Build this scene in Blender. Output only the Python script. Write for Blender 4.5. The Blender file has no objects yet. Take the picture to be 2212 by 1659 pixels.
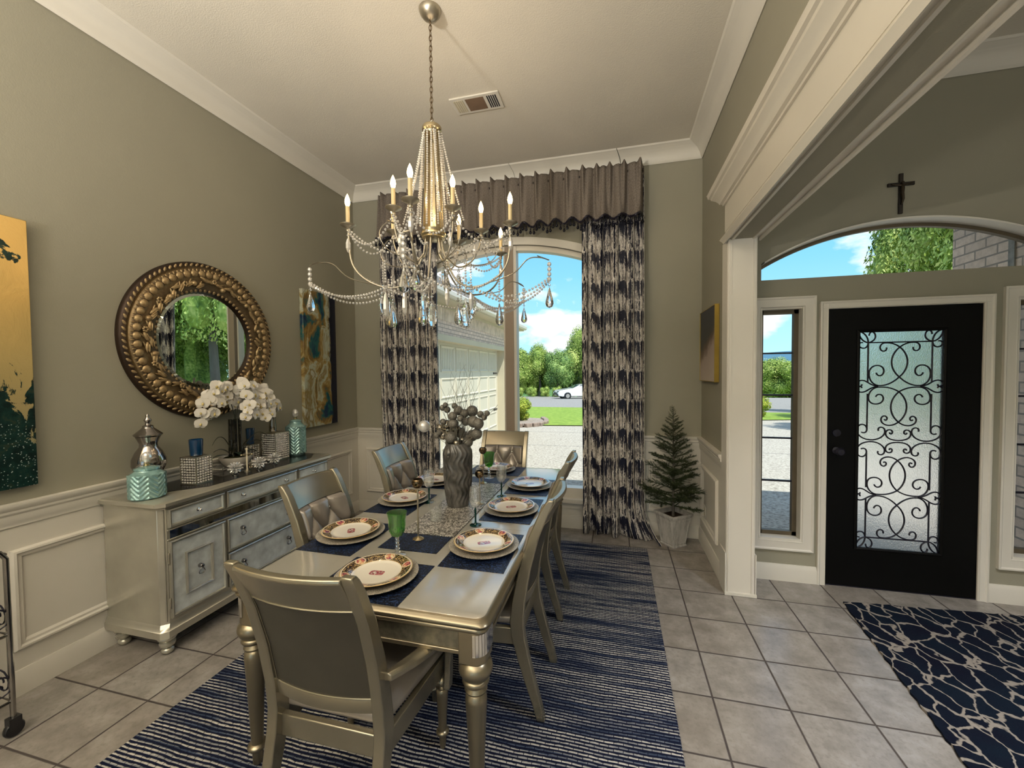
import bpy, math, random
from math import sin, cos, pi, radians, sqrt, exp, atan2
from mathutils import Vector, Matrix, Euler

S = bpy.context.scene
COL = S.collection
rnd = random.Random(7)

# ---------------------------------------------------------------- camera
F_PX, YAW, PITCH, ROLL, CAM_H = 879.95, -0.249519, -0.03111, -0.0097665, 1.6017
def cam_axes():
    cy, sy, cp, sp = cos(YAW), sin(YAW), cos(PITCH), sin(PITCH)
    f = Vector((sy * cp, cy * cp, sp)); r = Vector((cy, -sy, 0)); u = r.cross(f)
    cr, sr = cos(ROLL), sin(ROLL)
    return f, cr * r + sr * u, -sr * r + cr * u
cf, cr_, cu = cam_axes()
cam = bpy.data.cameras.new('camera'); camo = bpy.data.objects.new('camera', cam); COL.objects.link(camo)
cam.sensor_width = 36; cam.lens = F_PX / 2212 * 36; cam.clip_start = 0.05; cam.clip_end = 3000
M = Matrix.Identity(4)
for i in range(3):
    M[i][0], M[i][1], M[i][2] = cr_[i], cu[i], -cf[i]
M.translation = Vector((0, 0, CAM_H))
camo.matrix_world = M
S.camera = camo

# ---------------------------------------------------------------- view and light
S.view_settings.view_transform = 'Standard'; S.view_settings.look = 'None'
S.view_settings.gamma = 1; S.view_settings.use_curve_mapping = False
S.view_settings.exposure = 0.76
cy_ = S.cycles
cy_.use_denoising = True; cy_.max_bounces = 8; cy_.diffuse_bounces = 4; cy_.glossy_bounces = 4
cy_.transmission_bounces = 6; cy_.transparent_max_bounces = 16
cy_.caustics_reflective = False; cy_.caustics_refractive = False
cy_.sample_clamp_indirect = 4.0
cy_.use_adaptive_sampling = True; cy_.adaptive_threshold = 0.02

def world():
    w = bpy.data.worlds.new('sky'); S.world = w; w.use_nodes = True
    nt = w.node_tree; nt.nodes.clear(); L = nt.links.new
    out = nt.nodes.new('ShaderNodeOutputWorld'); bg = nt.nodes.new('ShaderNodeBackground')
    tc = nt.nodes.new('ShaderNodeTexCoord'); sep = nt.nodes.new('ShaderNodeSeparateXYZ')
    L(tc.outputs['Generated'], sep.inputs[0])
    grad = nt.nodes.new('ShaderNodeValToRGB')
    e = grad.color_ramp.elements
    e[0].position = 0.0; e[0].color = (0.52, 0.86, 0.95, 1)
    e[1].position = 0.55; e[1].color = (0.10, 0.36, 0.80, 1)
    x = e.new(0.22); x.color = (0.24, 0.62, 0.95, 1)
    L(sep.outputs['Z'], grad.inputs[0])
    # cloud layer: direction divided by height gives a flat deck of clouds
    mp = nt.nodes.new('ShaderNodeMapping'); mp.inputs['Scale'].default_value = (1.0, 1.0, 2.2)
    mp.inputs['Location'].default_value = (3.1, 0.55, 0.05)
    L(tc.outputs['Generated'], mp.inputs[0])
    nz = nt.nodes.new('ShaderNodeTexNoise'); nz.inputs['Scale'].default_value = 3.6
    nz.inputs['Detail'].default_value = 9; nz.inputs['Roughness'].default_value = 0.52
    L(mp.outputs[0], nz.inputs['Vector'])
    cl = nt.nodes.new('ShaderNodeValToRGB'); c = cl.color_ramp.elements
    c[0].position = 0.50; c[0].color = (0, 0, 0, 1); c[1].position = 0.565; c[1].color = (1, 1, 1, 1)
    L(nz.outputs['Fac'], cl.inputs[0])
    mx = nt.nodes.new('ShaderNodeMix'); mx.data_type = 'RGBA'
    L(cl.outputs[0], mx.inputs['Factor']); L(grad.outputs[0], mx.inputs['A'])
    mx.inputs['B'].default_value = (1.0, 1.0, 1.0, 1)
    L(mx.outputs['Result'], bg.inputs[0]); bg.inputs[1].default_value = 0.78
    L(bg.outputs[0], out.inputs[0])
world()

def light(name, kind, loc, power, color=(1, 1, 1), rot=(0, 0, 0), size=0.2, size_y=None, angle=None):
    l = bpy.data.lights.new(name, kind); l.energy = power; l.color = color
    if kind == 'AREA':
        l.shape = 'DISK' if size_y is None else 'RECTANGLE'; l.size = size
        if size_y: l.size_y = size_y
    if kind == 'POINT': l.shadow_soft_size = size
    if kind == 'SUN': l.angle = angle or 0.009
    o = bpy.data.objects.new(name, l); COL.objects.link(o); o.location = loc; o.rotation_euler = rot
    return o
sun = light('sun', 'SUN', (0, 0, 30), 3.5, (1.0, 0.95, 0.86))
sun.rotation_euler = Vector((-0.42, 0.36, -1.0)).to_track_quat('-Z', 'Y').to_euler()
# added fill: unseen upward area lamps behind the camera brighten the room off the ceiling
for (x, y, pw) in ((-1.9, -1.5, 190), (2.6, -2.6, 60), (-.2, -3.6, 130)):
    light('added_ceiling_fill', 'AREA', (x, y, 1.95), pw, (1.0, 0.92, 0.80), rot=(pi, 0, 0), size=0.35)

# added unseen downlight; its floor bounce brightens the foyer and header soffit
fl_ = light('added_foyer_fill', 'AREA', (2.1, .9, 3.64), 30, (.93, .96, 1.0), size=0.3); fl_.data.spread = radians(95)

# ---------------------------------------------------------------- mesh builder
class MB:
    def __init__(s): s.v = []; s.f = []; s.u = []
    def add(s, vs, fs, uv=None):
        b = len(s.v); s.v += [tuple(v) for v in vs]
        for f in fs:
            s.f.append([b + i for i in f]); s.u.append([uv[i] for i in f] if uv else None)
        return s
    def box(s, x0, y0, z0, x1, y1, z1):
        vs = [(x, y, z) for z in (z0, z1) for y in (y0, y1) for x in (x0, x1)]
        return s.add(vs, [(0, 2, 3, 1), (4, 5, 7, 6), (0, 1, 5, 4), (2, 6, 7, 3), (0, 4, 6, 2), (1, 3, 7, 5)])
    def obox(s, c, h, R=None):
        c = Vector(c); R = R or Matrix.Identity(3)
        vs = [c + R @ Vector((x * h[0], y * h[1], z * h[2])) for z in (-1, 1) for y in (-1, 1) for x in (-1, 1)]
        return s.add(vs, [(0, 2, 3, 1), (4, 5, 7, 6), (0, 1, 5, 4), (2, 6, 7, 3), (0, 4, 6, 2), (1, 3, 7, 5)])
    def prism(s, pts, off):
        n = len(pts); off = Vector(off); a = [Vector(p) for p in pts]
        vs = a + [p + off for p in a]
        fs = [tuple(range(n))[::-1], tuple(range(n, 2 * n))] + [(i, (i + 1) % n, n + (i + 1) % n, n + i) for i in range(n)]
        return s.add(vs, fs)
    def lathe(s, prof, c=(0, 0, 0), n=24, cap=True, R=None, rfun=None):
        c = Vector(c); vs = []
        for r, z in prof:
            for i in range(n):
                a = 2 * pi * i / n; rr = r * (rfun(a, z) if rfun else 1)
                p = Vector((rr * cos(a), rr * sin(a), z)); vs.append(c + (R @ p if R else p))
        m = len(prof); fs = []
        for j in range(m - 1):
            for i in range(n):
                k = (i + 1) % n; fs.append((j * n + i, j * n + k, (j + 1) * n + k, (j + 1) * n + i))
        if cap:
            fs.append(tuple(range(n))[::-1]); fs.append(tuple((m - 1) * n + i for i in range(n)))
        return s.add(vs, fs)
    def tube(s, path, r, n=8, cap=True, flat=1.0):
        P = [Vector(p) for p in path]; m = len(P)
        rr = r if isinstance(r, (list, tuple)) else [r] * m
        vs = []; nrm = None
        for i, p in enumerate(P):
            t = (P[min(i + 1, m - 1)] - P[max(i - 1, 0)])
            if t.length < 1e-9: t = Vector((0, 0, 1))
            t.normalize()
            if nrm is None:
                a = Vector((0, 0, 1)) if abs(t.z) < .9 else Vector((1, 0, 0)); nrm = t.cross(a).normalized()
            nrm = (nrm - t * nrm.dot(t)).normalized(); b = t.cross(nrm)
            for k in range(n):
                q = 2 * pi * k / n; vs.append(p + rr[i] * (nrm * cos(q) + b * sin(q) * flat))
        fs = [(j * n + i, j * n + (i + 1) % n, (j + 1) * n + (i + 1) % n, (j + 1) * n + i) for j in range(m - 1) for i in range(n)]
        if cap: fs += [tuple(range(n))[::-1], tuple((m - 1) * n + i for i in range(n))]
        return s.add(vs, fs)
    def mould(s, prof, p0, p1, out, up, m0=0, m1=0):
        """profile (d along out, h along up) drawn from p0 to p1; m0/m1 mitre: end moved along the run by m*d"""
        p0, p1, out, up = Vector(p0), Vector(p1), Vector(out), Vector(up); t = (p1 - p0).normalized(); n = len(prof)
        a = [p0 + out * d + up * h + t * (m0 * d) for d, h in prof]
        b = [p1 + out * d + up * h - t * (m1 * d) for d, h in prof]
        return s.add(a + b, [tuple(range(n)), tuple(range(2 * n - 1, n - 1, -1))] + [(i, n + i, n + (i + 1) % n, (i + 1) % n) for i in range(n)])
    def frame(s, prof, o, ux, uy, w, h, out):
        """picture-frame moulding: profile (inward distance, height off the plane)"""
        o, ux, uy, out = Vector(o), Vector(ux), Vector(uy), Vector(out)
        c = [o, o + ux * w, o + ux * w + uy * h, o + uy * h]; ins = [ux + uy, -ux + uy, -ux - uy, ux - uy]; n = len(prof)
        vs = [c[k] + ins[k] * d + out * e for k in range(4) for d, e in prof]
        fs = [(k * n + i, ((k + 1) % 4) * n + i, ((k + 1) % 4) * n + (i + 1) % n, k * n + (i + 1) % n) for k in range(4) for i in range(n)]
        return s.add(vs, fs)
    def grid(s, nu, nv, fn, uvf=None, closed=False):
        vs = []; uv = []
        for j in range(nv + 1):
            for i in range(nu + (0 if closed else 1)):
                vs.append(fn(i / nu, j / nv)); uv.append(uvf(i / nu, j / nv) if uvf else (i / nu, j / nv))
        w = nu if closed else nu + 1
        fs = [(j * w + i, j * w + (i + 1) % w, (j + 1) * w + (i + 1) % w, (j + 1) * w + i) for j in range(nv) for i in range(nu)]
        return s.add(vs, fs, uv if uvf else None)
    def ball(s, c, r, nu=10, nv=6, sc=(1, 1, 1), R=None):
        c = Vector(c); vs = []; fs = []
        for j in range(nv + 1):
            t = pi * j / nv
            for i in range(nu):
                a = 2 * pi * i / nu; p = Vector((r * sc[0] * sin(t) * cos(a), r * sc[1] * sin(t) * sin(a), -r * sc[2] * cos(t)))
                vs.append(c + (R @ p if R else p))
        for j in range(nv):
            for i in range(nu):
                k = (i + 1) % nu; fs.append((j * nu + i, j * nu + k, (j + 1) * nu + k, (j + 1) * nu + i))
        return s.add(vs, fs)
    def octa(s, c, r):
        x, y, z = c; k = r * .62
        vs = [(x + r * a, y + r * b, z) for a, b in ((1, 0), (.5, .87), (-.5, .87), (-1, 0), (-.5, -.87), (.5, -.87))]
        vs += [(x, y, z + r), (x, y, z - r)]
        return s.add(vs, [(i, (i + 1) % 6, 6) for i in range(6)] + [((i + 1) % 6, i, 7) for i in range(6)])
    def xf(s, M4):
        s.v = [tuple(M4 @ Vector(v)) for v in s.v]; return s
    def join(s, o):
        b = len(s.v); s.v += o.v; s.f += [[b + i for i in f] for f in o.f]; s.u += o.u; return s
    def mesh(s, name, mat, smooth=35):
        me = bpy.data.meshes.new(name); me.from_pydata(s.v, [], s.f)
        if any(s.u):
            ul = me.uv_layers.new(name='UVMap'); k = 0
            for fu, f in zip(s.u, s.f):
                for q in range(len(f)):
                    ul.data[k].uv = fu[q] if fu else (0, 0); k += 1
        me.validate(); me.update()
        if smooth:
            me.shade_smooth()
            if smooth < 180: me.set_sharp_from_angle(angle=radians(smooth))
        for m in (mat if isinstance(mat, (list, tuple)) else [mat]): me.materials.append(m)
        return me

def wloc(o):
    v = Vector((0, 0, 0))
    while o is not None: v += o.location; o = o.parent
    return v
def P(name, mb, mat, parent=None, world=False, smooth=35, bevel=0, label=None, sub=0, seg=2):
    if world and parent is not None:
        d = wloc(parent); mb.v = [(a - d.x, b - d.y, c - d.z) for a, b, c in mb.v]
    o = bpy.data.objects.new(name, mb.mesh(name, mat, smooth)); COL.objects.link(o)
    if parent is not None: o.parent = parent
    if bevel:
        m = o.modifiers.new('bevel', 'BEVEL'); m.width = bevel; m.segments = seg; m.limit_method = 'ANGLE'; m.angle_limit = radians(40)
        m.harden_normals = False
    if sub:
        m = o.modifiers.new('sub', 'SUBSURF'); m.levels = sub; m.render_levels = sub
    if label: o['label'] = label
    return o
def TH(name, label, cat, loc=(0, 0, 0), rz=0, group=None):
    o = bpy.data.objects.new(name, None); COL.objects.link(o); o.location = loc; o.rotation_euler = (0, 0, rz)
    o.empty_display_size = .1; return tag(o, label, cat, group)
def tag(o, label, cat, group=None, kind=None):
    o['label'] = label; o['category'] = cat
    if group: o['group'] = group
    if kind: o['kind'] = kind
    return o
def ST(name, mb, mat, **k):
    o = P(name, mb, mat, **k); o['kind'] = 'structure'; return o
def kids(o): return [c for c in bpy.data.objects if c.parent == o]
def dup(root, loc, rz, label, group=None):
    r = root.copy(); COL.objects.link(r); r.location = loc; r.rotation_euler = (0, 0, rz); r['label'] = label
    if group: r['group'] = group
    def rec(a, b):
        for c in kids(a):
            d = c.copy(); COL.objects.link(d); d.parent = b; rec(c, d)
    rec(root, r); return r

# ---------------------------------------------------------------- materials
class NT:
    def __init__(s, m): s.t = m.node_tree; s.n = s.t.nodes
    def __call__(s, typ, ins=None, out=None, **props):
        nd = s.n.new('ShaderNode' + typ)
        for k, v in props.items(): setattr(nd, k, v)
        for k, v in (ins or {}).items():
            sk = nd.inputs[k]
            if isinstance(v, bpy.types.NodeSocket): s.t.links.new(v, sk)
            elif isinstance(v, bpy.types.Node): s.t.links.new(v.outputs[0], sk)
            else:
                if isinstance(v, tuple) and len(v) == 3 and sk.type == 'RGBA': v = v + (1,)
                sk.default_value = v
        return nd.outputs[out] if out is not None else nd
    def math(s, op, a, b=0.0, c=0.0): return s('Math', {0: a, 1: b, 2: c}, 0, operation=op)
    def mix(s, f, a, b, bt='MIX'):
        nd = s.n.new('ShaderNodeMix'); nd.data_type = 'RGBA'; nd.blend_type = bt
        for k, v in (('Factor', f), ('A', a), ('B', b)):
            sk = [q for q in nd.inputs if q.name == k and q.enabled and (q.type == 'RGBA' or k == 'Factor')][0]
            if isinstance(v, bpy.types.NodeSocket): s.t.links.new(v, sk)
            else: sk.default_value = (v + (1,)) if isinstance(v, tuple) and len(v) == 3 else v
        return [q for q in nd.outputs if q.enabled][0]
    def ramp(s, f, stops, interp='LINEAR'):
        nd = s.n.new('ShaderNodeValToRGB'); cr = nd.color_ramp; cr.interpolation = interp
        cr.elements[0].position = stops[0][0]; cr.elements[1].position = stops[-1][0]
        cr.elements[0].color = tuple(stops[0][1]) + (1,); cr.elements[1].color = tuple(stops[-1][1]) + (1,)
        for p_, c_ in stops[1:-1]:
            e = cr.elements.new(p_); e.color = tuple(c_) + (1,)
        s.t.links.new(f, nd.inputs[0]); return nd.outputs[0]
    def noise(s, vec, scale, detail=3, rough=.5, out=0, dist=0):
        return s('TexNoise', {'Vector': vec, 'Scale': scale, 'Detail': detail, 'Roughness': rough, 'Distortion': dist}, out)
    def map(s, vec, sc=(1, 1, 1), loc=(0, 0, 0), rot=(0, 0, 0)): return s('Mapping', {'Vector': vec, 'Scale': sc, 'Location': loc, 'Rotation': rot}, 0)
    def bump(s, h, st=.3, d=.01): return s('Bump', {'Height': h, 'Strength': st, 'Distance': d}, 0)
def base(name, col=(.5, .5, .5), rough=.5, metal=0, spec=.5, **k):
    m = bpy.data.materials.new(name); m.use_nodes = True; N = NT(m); b = N.n['Principled BSDF']
    b.inputs['Base Color'].default_value = (*col, 1); b.inputs['Roughness'].default_value = rough
    b.inputs['Metallic'].default_value = metal; b.inputs['Specular IOR Level'].default_value = spec
    for kk, v in k.items(): b.inputs[kk.replace('_', ' ')].default_value = v
    N.b = b; N.obj = N('TexCoord', out='Object'); m['x'] = 1
    N.set = lambda sock, v: N.t.links.new(v, b.inputs[sock])
    return m, N
def vary(name, col, rough, metal=0, sc=6, amt=.12, bump=0, bsc=60, bd=.004, spec=.5, **k):
    """plain paint or metal with a little unevenness and a fine surface grain"""
    m, N = base(name, col, rough, metal, spec, **k)
    n = N.noise(N.obj, sc, 4)
    dk = tuple(c * (1 - amt) for c in col); lt = tuple(min(1, c * (1 + amt)) for c in col)
    N.set('Base Color', N.ramp(n, [(.3, dk), (.7, lt)]))
    if bump: N.set('Normal', N.bump(N.noise(N.obj, bsc, 3), bump, bd))
    return m
def glassy(name, col, rough=.0, tint=.02, k=.75, milk=0.0):
    """clear sheet or vessel glass: see-through, with a reflection that grows towards grazing angles"""
    m = bpy.data.materials.new(name); m.use_nodes = True; N = NT(m); N.n.clear()
    lw = N('LayerWeight', {'Blend': .5}, 1); tr = N('BsdfTransparent', {'Color': col}); gl = N('BsdfGlossy', {'Color': (1, 1, 1), 'Roughness': rough})
    f = N.math('MULTIPLY_ADD', N.math('POWER', lw, 4.0), k, tint)
    if milk: tr = N('MixShader', {0: milk, 1: tr, 2: N('BsdfDiffuse', {'Color': (.9, .88, .85)})})
    mx = N('MixShader', {0: f, 1: tr, 2: gl}); N('OutputMaterial', {0: mx}); return m
def tglass(name, col, rough=0.02, ior=1.45):
    m, N = base(name, col, rough); N.b.inputs['Transmission Weight'].default_value = 1; N.b.inputs['IOR'].default_value = ior; return m

WALL = vary('wall_paint_greige', (.315, .300, .236), .75, sc=1.2, amt=.04, bump=.25, bsc=180, bd=.002)
CEIL = vary('ceiling_paint_cream', (.72, .68, .60), .85, sc=2, amt=.03, bump=.55, bsc=140, bd=.003)
TRIM = vary('trim_paint_ivory', (.72, .69, .625), .42, sc=2, amt=.03)
TRIM2 = vary('header_paint_ivory', (.68, .64, .56), .28, sc=2, spec=.7, amt=.03)
SILV = vary('champagne_silver_lacquer', (.50, .48, .41), .25, .65, sc=5, amt=.10, bump=.06, bsc=90)
SILVD = vary('antique_silver_leaf', (.70, .75, .76), .36, .25, sc=14, amt=.22, bump=.15, bsc=120)
TLEG = vary('champagne_leg_lacquer', (.30, .26, .185), .30, .9, sc=3, amt=.06)
CHAIRM = vary('champagne_chair_lacquer', (.315, .285, .215), .27, .75, sc=6, amt=.10, bump=.05, bsc=90)
LEATH = vary('pearl_grey_leather', (.32, .29, .26), .24, .35, sc=8, amt=.10, bump=.25, bsc=240, bd=.001)
LEATHD = vary('taupe_back_fabric', (.045, .041, .032), .55, .1, sc=8, amt=.10, bump=.35, bsc=420, bd=.001)
BLACK = vary('black_door_paint', (.002, .002, .002), .5, sc=3, amt=.3, spec=.15)
IRON = vary('wrought_iron_black', (.01, .009, .02), .45, .2, sc=30, amt=.4)
BRONZE = vary('bronze_window_frame', (.12, .095, .06), .5, .3, sc=6, amt=.15)
CHROME = vary('bright_chrome', (.75, .74, .72), .08, 1, sc=10, amt=.03)
BRASS = vary('champagne_brass', (.56, .47, .30), .25, 1, sc=12, amt=.12)
PEWTER = vary('brushed_champagne_metal', (.44, .40, .32), .34, .9, sc=18, amt=.14)
PANE = glassy('window_glass', (.97, .985, .975), 0, .002, .35)
CLEAR = glassy('clear_glass', (.95, .96, .96), 0, .10, .9, .07)
CRYSTAL = tglass('cut_crystal', (1, 1, 1), 0.0, 1.5)
TUSK = glassy('bead_crystal', (.85, .85, .85), .06, .34, .6, .55)

# ================================================================ procedural surfaces
def tile_floor():
    m, N = base('ceramic_floor_tile', rough=.32)
    sp = N('SeparateXYZ', {0: N.obj})
    X = N.math('DIVIDE', N.math('SUBTRACT', sp.outputs[0], .455 - 33.6), .336); Y = N.math('DIVIDE', N.math('SUBTRACT', sp.outputs[1], 3.4646 - 33.6), .336)
    def edge(a):
        fr = N.math('FRACT', a); return N.math('MINIMUM', fr, N.math('SUBTRACT', 1.0, fr))
    d = N.math('MINIMUM', edge(X), edge(Y))
    gr = N.ramp(d, [(.010, (1, 1, 1)), (.017, (0, 0, 0))])
    idv = N('CombineXYZ', {0: N.math('FLOOR', X), 1: N.math('FLOOR', Y)}, 0)
    wn = N('TexWhiteNoise', {'Vector': idv}, 0)
    n = N.noise(N('VectorMath', {0: N.obj, 1: idv}, 0, operation='ADD'), 7, 8, .62)
    n2 = N.noise(N.obj, 46, 5, .7)
    c = N.ramp(n, [(.28, (.19, .175, .16)), (.5, (.285, .265, .245)), (.72, (.38, .36, .34))])
    c = N.mix(N.math('MULTIPLY', N.ramp(n2, [(.50, (0, 0, 0)), (.66, (1, 1, 1))]), .30), c, (.13, .11, .095))
    c = N.mix(N.math('MULTIPLY', wn, .32), c, (.20, .165, .125))
    c = N.mix(gr, c, (.055, .044, .040))
    N.set('Base Color', c)
    N.set('Roughness', N.math('MULTIPLY_ADD', gr, .5, N.math('MULTIPLY_ADD', n2, .14, .15)))
    h = N.math('SUBTRACT', N.math('MULTIPLY', n2, .12), gr)
    N.set('Normal', N.bump(h, .5, .004)); return m
def area_rug():
    m, N = base('woven_rug_navy_ivory', rough=.95, spec=.1)
    v = N('VectorMath', {0: N.obj, 1: N('VectorMath', {0: N.noise(N.obj, 3.2, 3, out=1), 3: .03}, 0, operation='SCALE')}, 0, operation='ADD')
    br = N('TexBrick', {'Vector': v, 'Color1': (.9, .9, .9), 'Color2': (.4, .4, .4), 'Mortar': (0, 0, 0), 'Scale': 1.0, 'Mortar Size': .0016,
                        'Mortar Smooth': .35, 'Brick Width': .040, 'Row Height': .0170})
    band = N.noise(N.map(N.obj, (1.3, 30, 1)), 1.0, 4, .6)
    band2 = N.noise(N.map(N.obj, (.5, 4.6, 1)), 1.0, 2, .5)
    f = N.math('ADD', N.math('MULTIPLY', band, .8), N.math('MULTIPLY', band2, .35))
    yarn = N.ramp(f, [(.43, (.008, .012, .030)), (.50, (.048, .070, .120)), (.55, (.25, .26, .27)), (.63, (.66, .63, .57))])
    gr = N.noise(N.obj, 120, 2)
    line = N.ramp(N.math('ADD', N.math('FRACT', N.math('DIVIDE', N('SeparateXYZ', {0: v}).outputs[1], .0170)), N.math('MULTIPLY', N.noise(N.obj, 40, 2), .5)), [(.72, (0, 0, 0)), (.86, (1, 1, 1))])
    fac = N.math('MAXIMUM', br.outputs['Fac'], line)
    yarn = N.mix(N.math('MULTIPLY', gr, .5), yarn, (.08, .10, .16))
    c = N.mix(fac, yarn, (.007, .010, .030))
    N.set('Base Color', c); N.set('Normal', N.bump(N.math('SUBTRACT', gr, fac), .7, .006)); return m
def foyer_mat():
    m, N = base('animal_print_rug', rough=.9, spec=.15)
    v = N('VectorMath', {0: N.obj, 1: N('VectorMath', {0: N.noise(N.obj, 9, 3, out=1), 3: .09}, 0, operation='SCALE')}, 0, operation='ADD')
    v = N.map(v, (1, .62, 1), (0, 0, 0), (0, 0, .35))
    vo = N('TexVoronoi', {'Vector': v, 'Scale': 10.0}, 0, feature='DISTANCE_TO_EDGE')
    k = N.noise(N.obj, 26, 3)
    f = N.math('ADD', vo, N.math('MULTIPLY', N.math('SUBTRACT', k, .5), .09))
    big = N.noise(N.obj, 4, 2)
    dark = N.ramp(big, [(.35, (.002, .003, .012)), (.65, (.002, .007, .017))])
    N.set('Base Color', N.mix(N.ramp(f, [(.030, (1, 1, 1)), (.055, (0, 0, 0))]), dark, (.27, .24, .21)))
    N.set('Normal', N.bump(N.noise(N.obj, 160, 3), .6, .006)); return m
def brick_mat():
    m, N = base('tan_grey_brick', rough=.9, spec=.2)
    sp = N('SeparateXYZ', {0: N.obj}); v = N('CombineXYZ', {0: N.math('ADD', sp.outputs[1], sp.outputs[0]), 1: sp.outputs[2]}, 0)
    br = N('TexBrick', {'Vector': v, 'Color1': (.84, .68, .58), 'Color2': (.66, .54, .47), 'Mortar': (.34, .30, .27), 'Scale': 1.0, 'Mortar Size': .007,
                        'Mortar Smooth': .1, 'Bias': 0.0, 'Brick Width': .21, 'Row Height': .078})
    n = N.noise(N.obj, 14, 5, .7)
    c = N.mix(N.ramp(n, [(.42, (0, 0, 0)), (.75, (.6, .6, .6))]), br.outputs['Color'], (.40, .31, .26))
    N.set('Base Color', c); N.set('Normal', N.bump(N.math('SUBTRACT', N.math('MULTIPLY', n, .4), br.outputs['Fac']), .8, .01)); return m
def drape_mat():
    m, N = base('bark_print_drapery', rough=.75, spec=.25)
    uv = N('TexCoord', out='UV'); sp = N('SeparateXYZ', {0: uv})
    row = N.math('FRACT', N.math('ADD', N.math('DIVIDE', sp.outputs[1], .285), N.math('MULTIPLY', N.noise(N.map(uv, (9, .01, 1)), 1, 1), .75)))
    v = N('CombineXYZ', {0: N.math('MULTIPLY', N.math('FRACT', N.math('DIVIDE', sp.outputs[0], .42)), 22.0), 1: N.math('MULTIPLY', row, .85), 2: 0.0}, 0)
    wob = N('VectorMath', {0: N.noise(uv, 34, 3, out=1), 3: .40}, 0, operation='SCALE')
    n = N.noise(N('VectorMath', {0: v, 1: wob}, 0, operation='ADD'), 1.35, 5, .62)
    # the blots are thick at the head of each repeat and thin out in drips
    head = N.ramp(row, [(0.0, (.44, .44, .44)), (.35, (.45, .45, .45)), (.70, (.52, .52, .52)), (.88, (.55, .55, .55)), (.97, (.47, .47, .47)), (1.0, (.44, .44, .44))])
    f = N.math('ADD', n, N.math('SUBTRACT', head, .47))
    ink = N.ramp(f, [(.497, (0, 0, 0)), (.535, (1, 1, 1))])
    ln = N.noise(N('VectorMath', {0: N.map(v, (1.15, 1.0, 1), (7.3, 2.1, 0)), 1: wob}, 0, operation='ADD'), 1.5, 3, .6)
    ink = N.math('MAXIMUM', ink, N.ramp(N.math('ABSOLUTE', N.math('SUBTRACT', ln, .5)), [(.014, (.95, .95, .95)), (.034, (0, 0, 0))]))
    cloth = N.ramp(N.noise(uv, 9, 4, .65), [(.3, (.30, .275, .255)), (.5, (.62, .58, .53)), (.75, (.82, .80, .76))])
    N.set('Base Color', N.mix(ink, cloth, (.007, .008, .022)))
    N.set('Roughness', N.math('MULTIPLY_ADD', ink, -.3, .75))
    return m
def valance_mat():
    m, N = base('grey_brown_tweed', rough=.95, spec=.1)
    uv = N('TexCoord', out='UV')
    a = N.noise(N.map(uv, (260, 60, 1)), 1, 3, .7); b = N.noise(N.map(uv, (60, 260, 1)), 1, 3, .7)
    f = N.math('MULTIPLY', N.math('ADD', a, b), .5)
    N.set('Base Color', N.ramp(f, [(.38, (.105, .088, .076)), (.62, (.30, .26, .225))])); N.set('Normal', N.bump(f, .4, .003)); return m
def glitter(name, c0, c1, sc=330, lo=.25):
    m, N = base(name, rough=.4, metal=.35)
    vo = N('TexVoronoi', {'Vector': N.obj, 'Scale': sc})
    k = N('SeparateColor', {0: vo.outputs['Color']})
    N.set('Base Color', N.ramp(k.outputs[0], [(lo, c0), (.95, c1)]))
    nr = N('VectorMath', {0: N('Normal').outputs[0], 1: (0, 0, 1)}, 0, operation='ADD')
    N.set('Normal', N.bump(k.outputs[1], .9, .004)); return m
def wood_none(): pass
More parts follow.
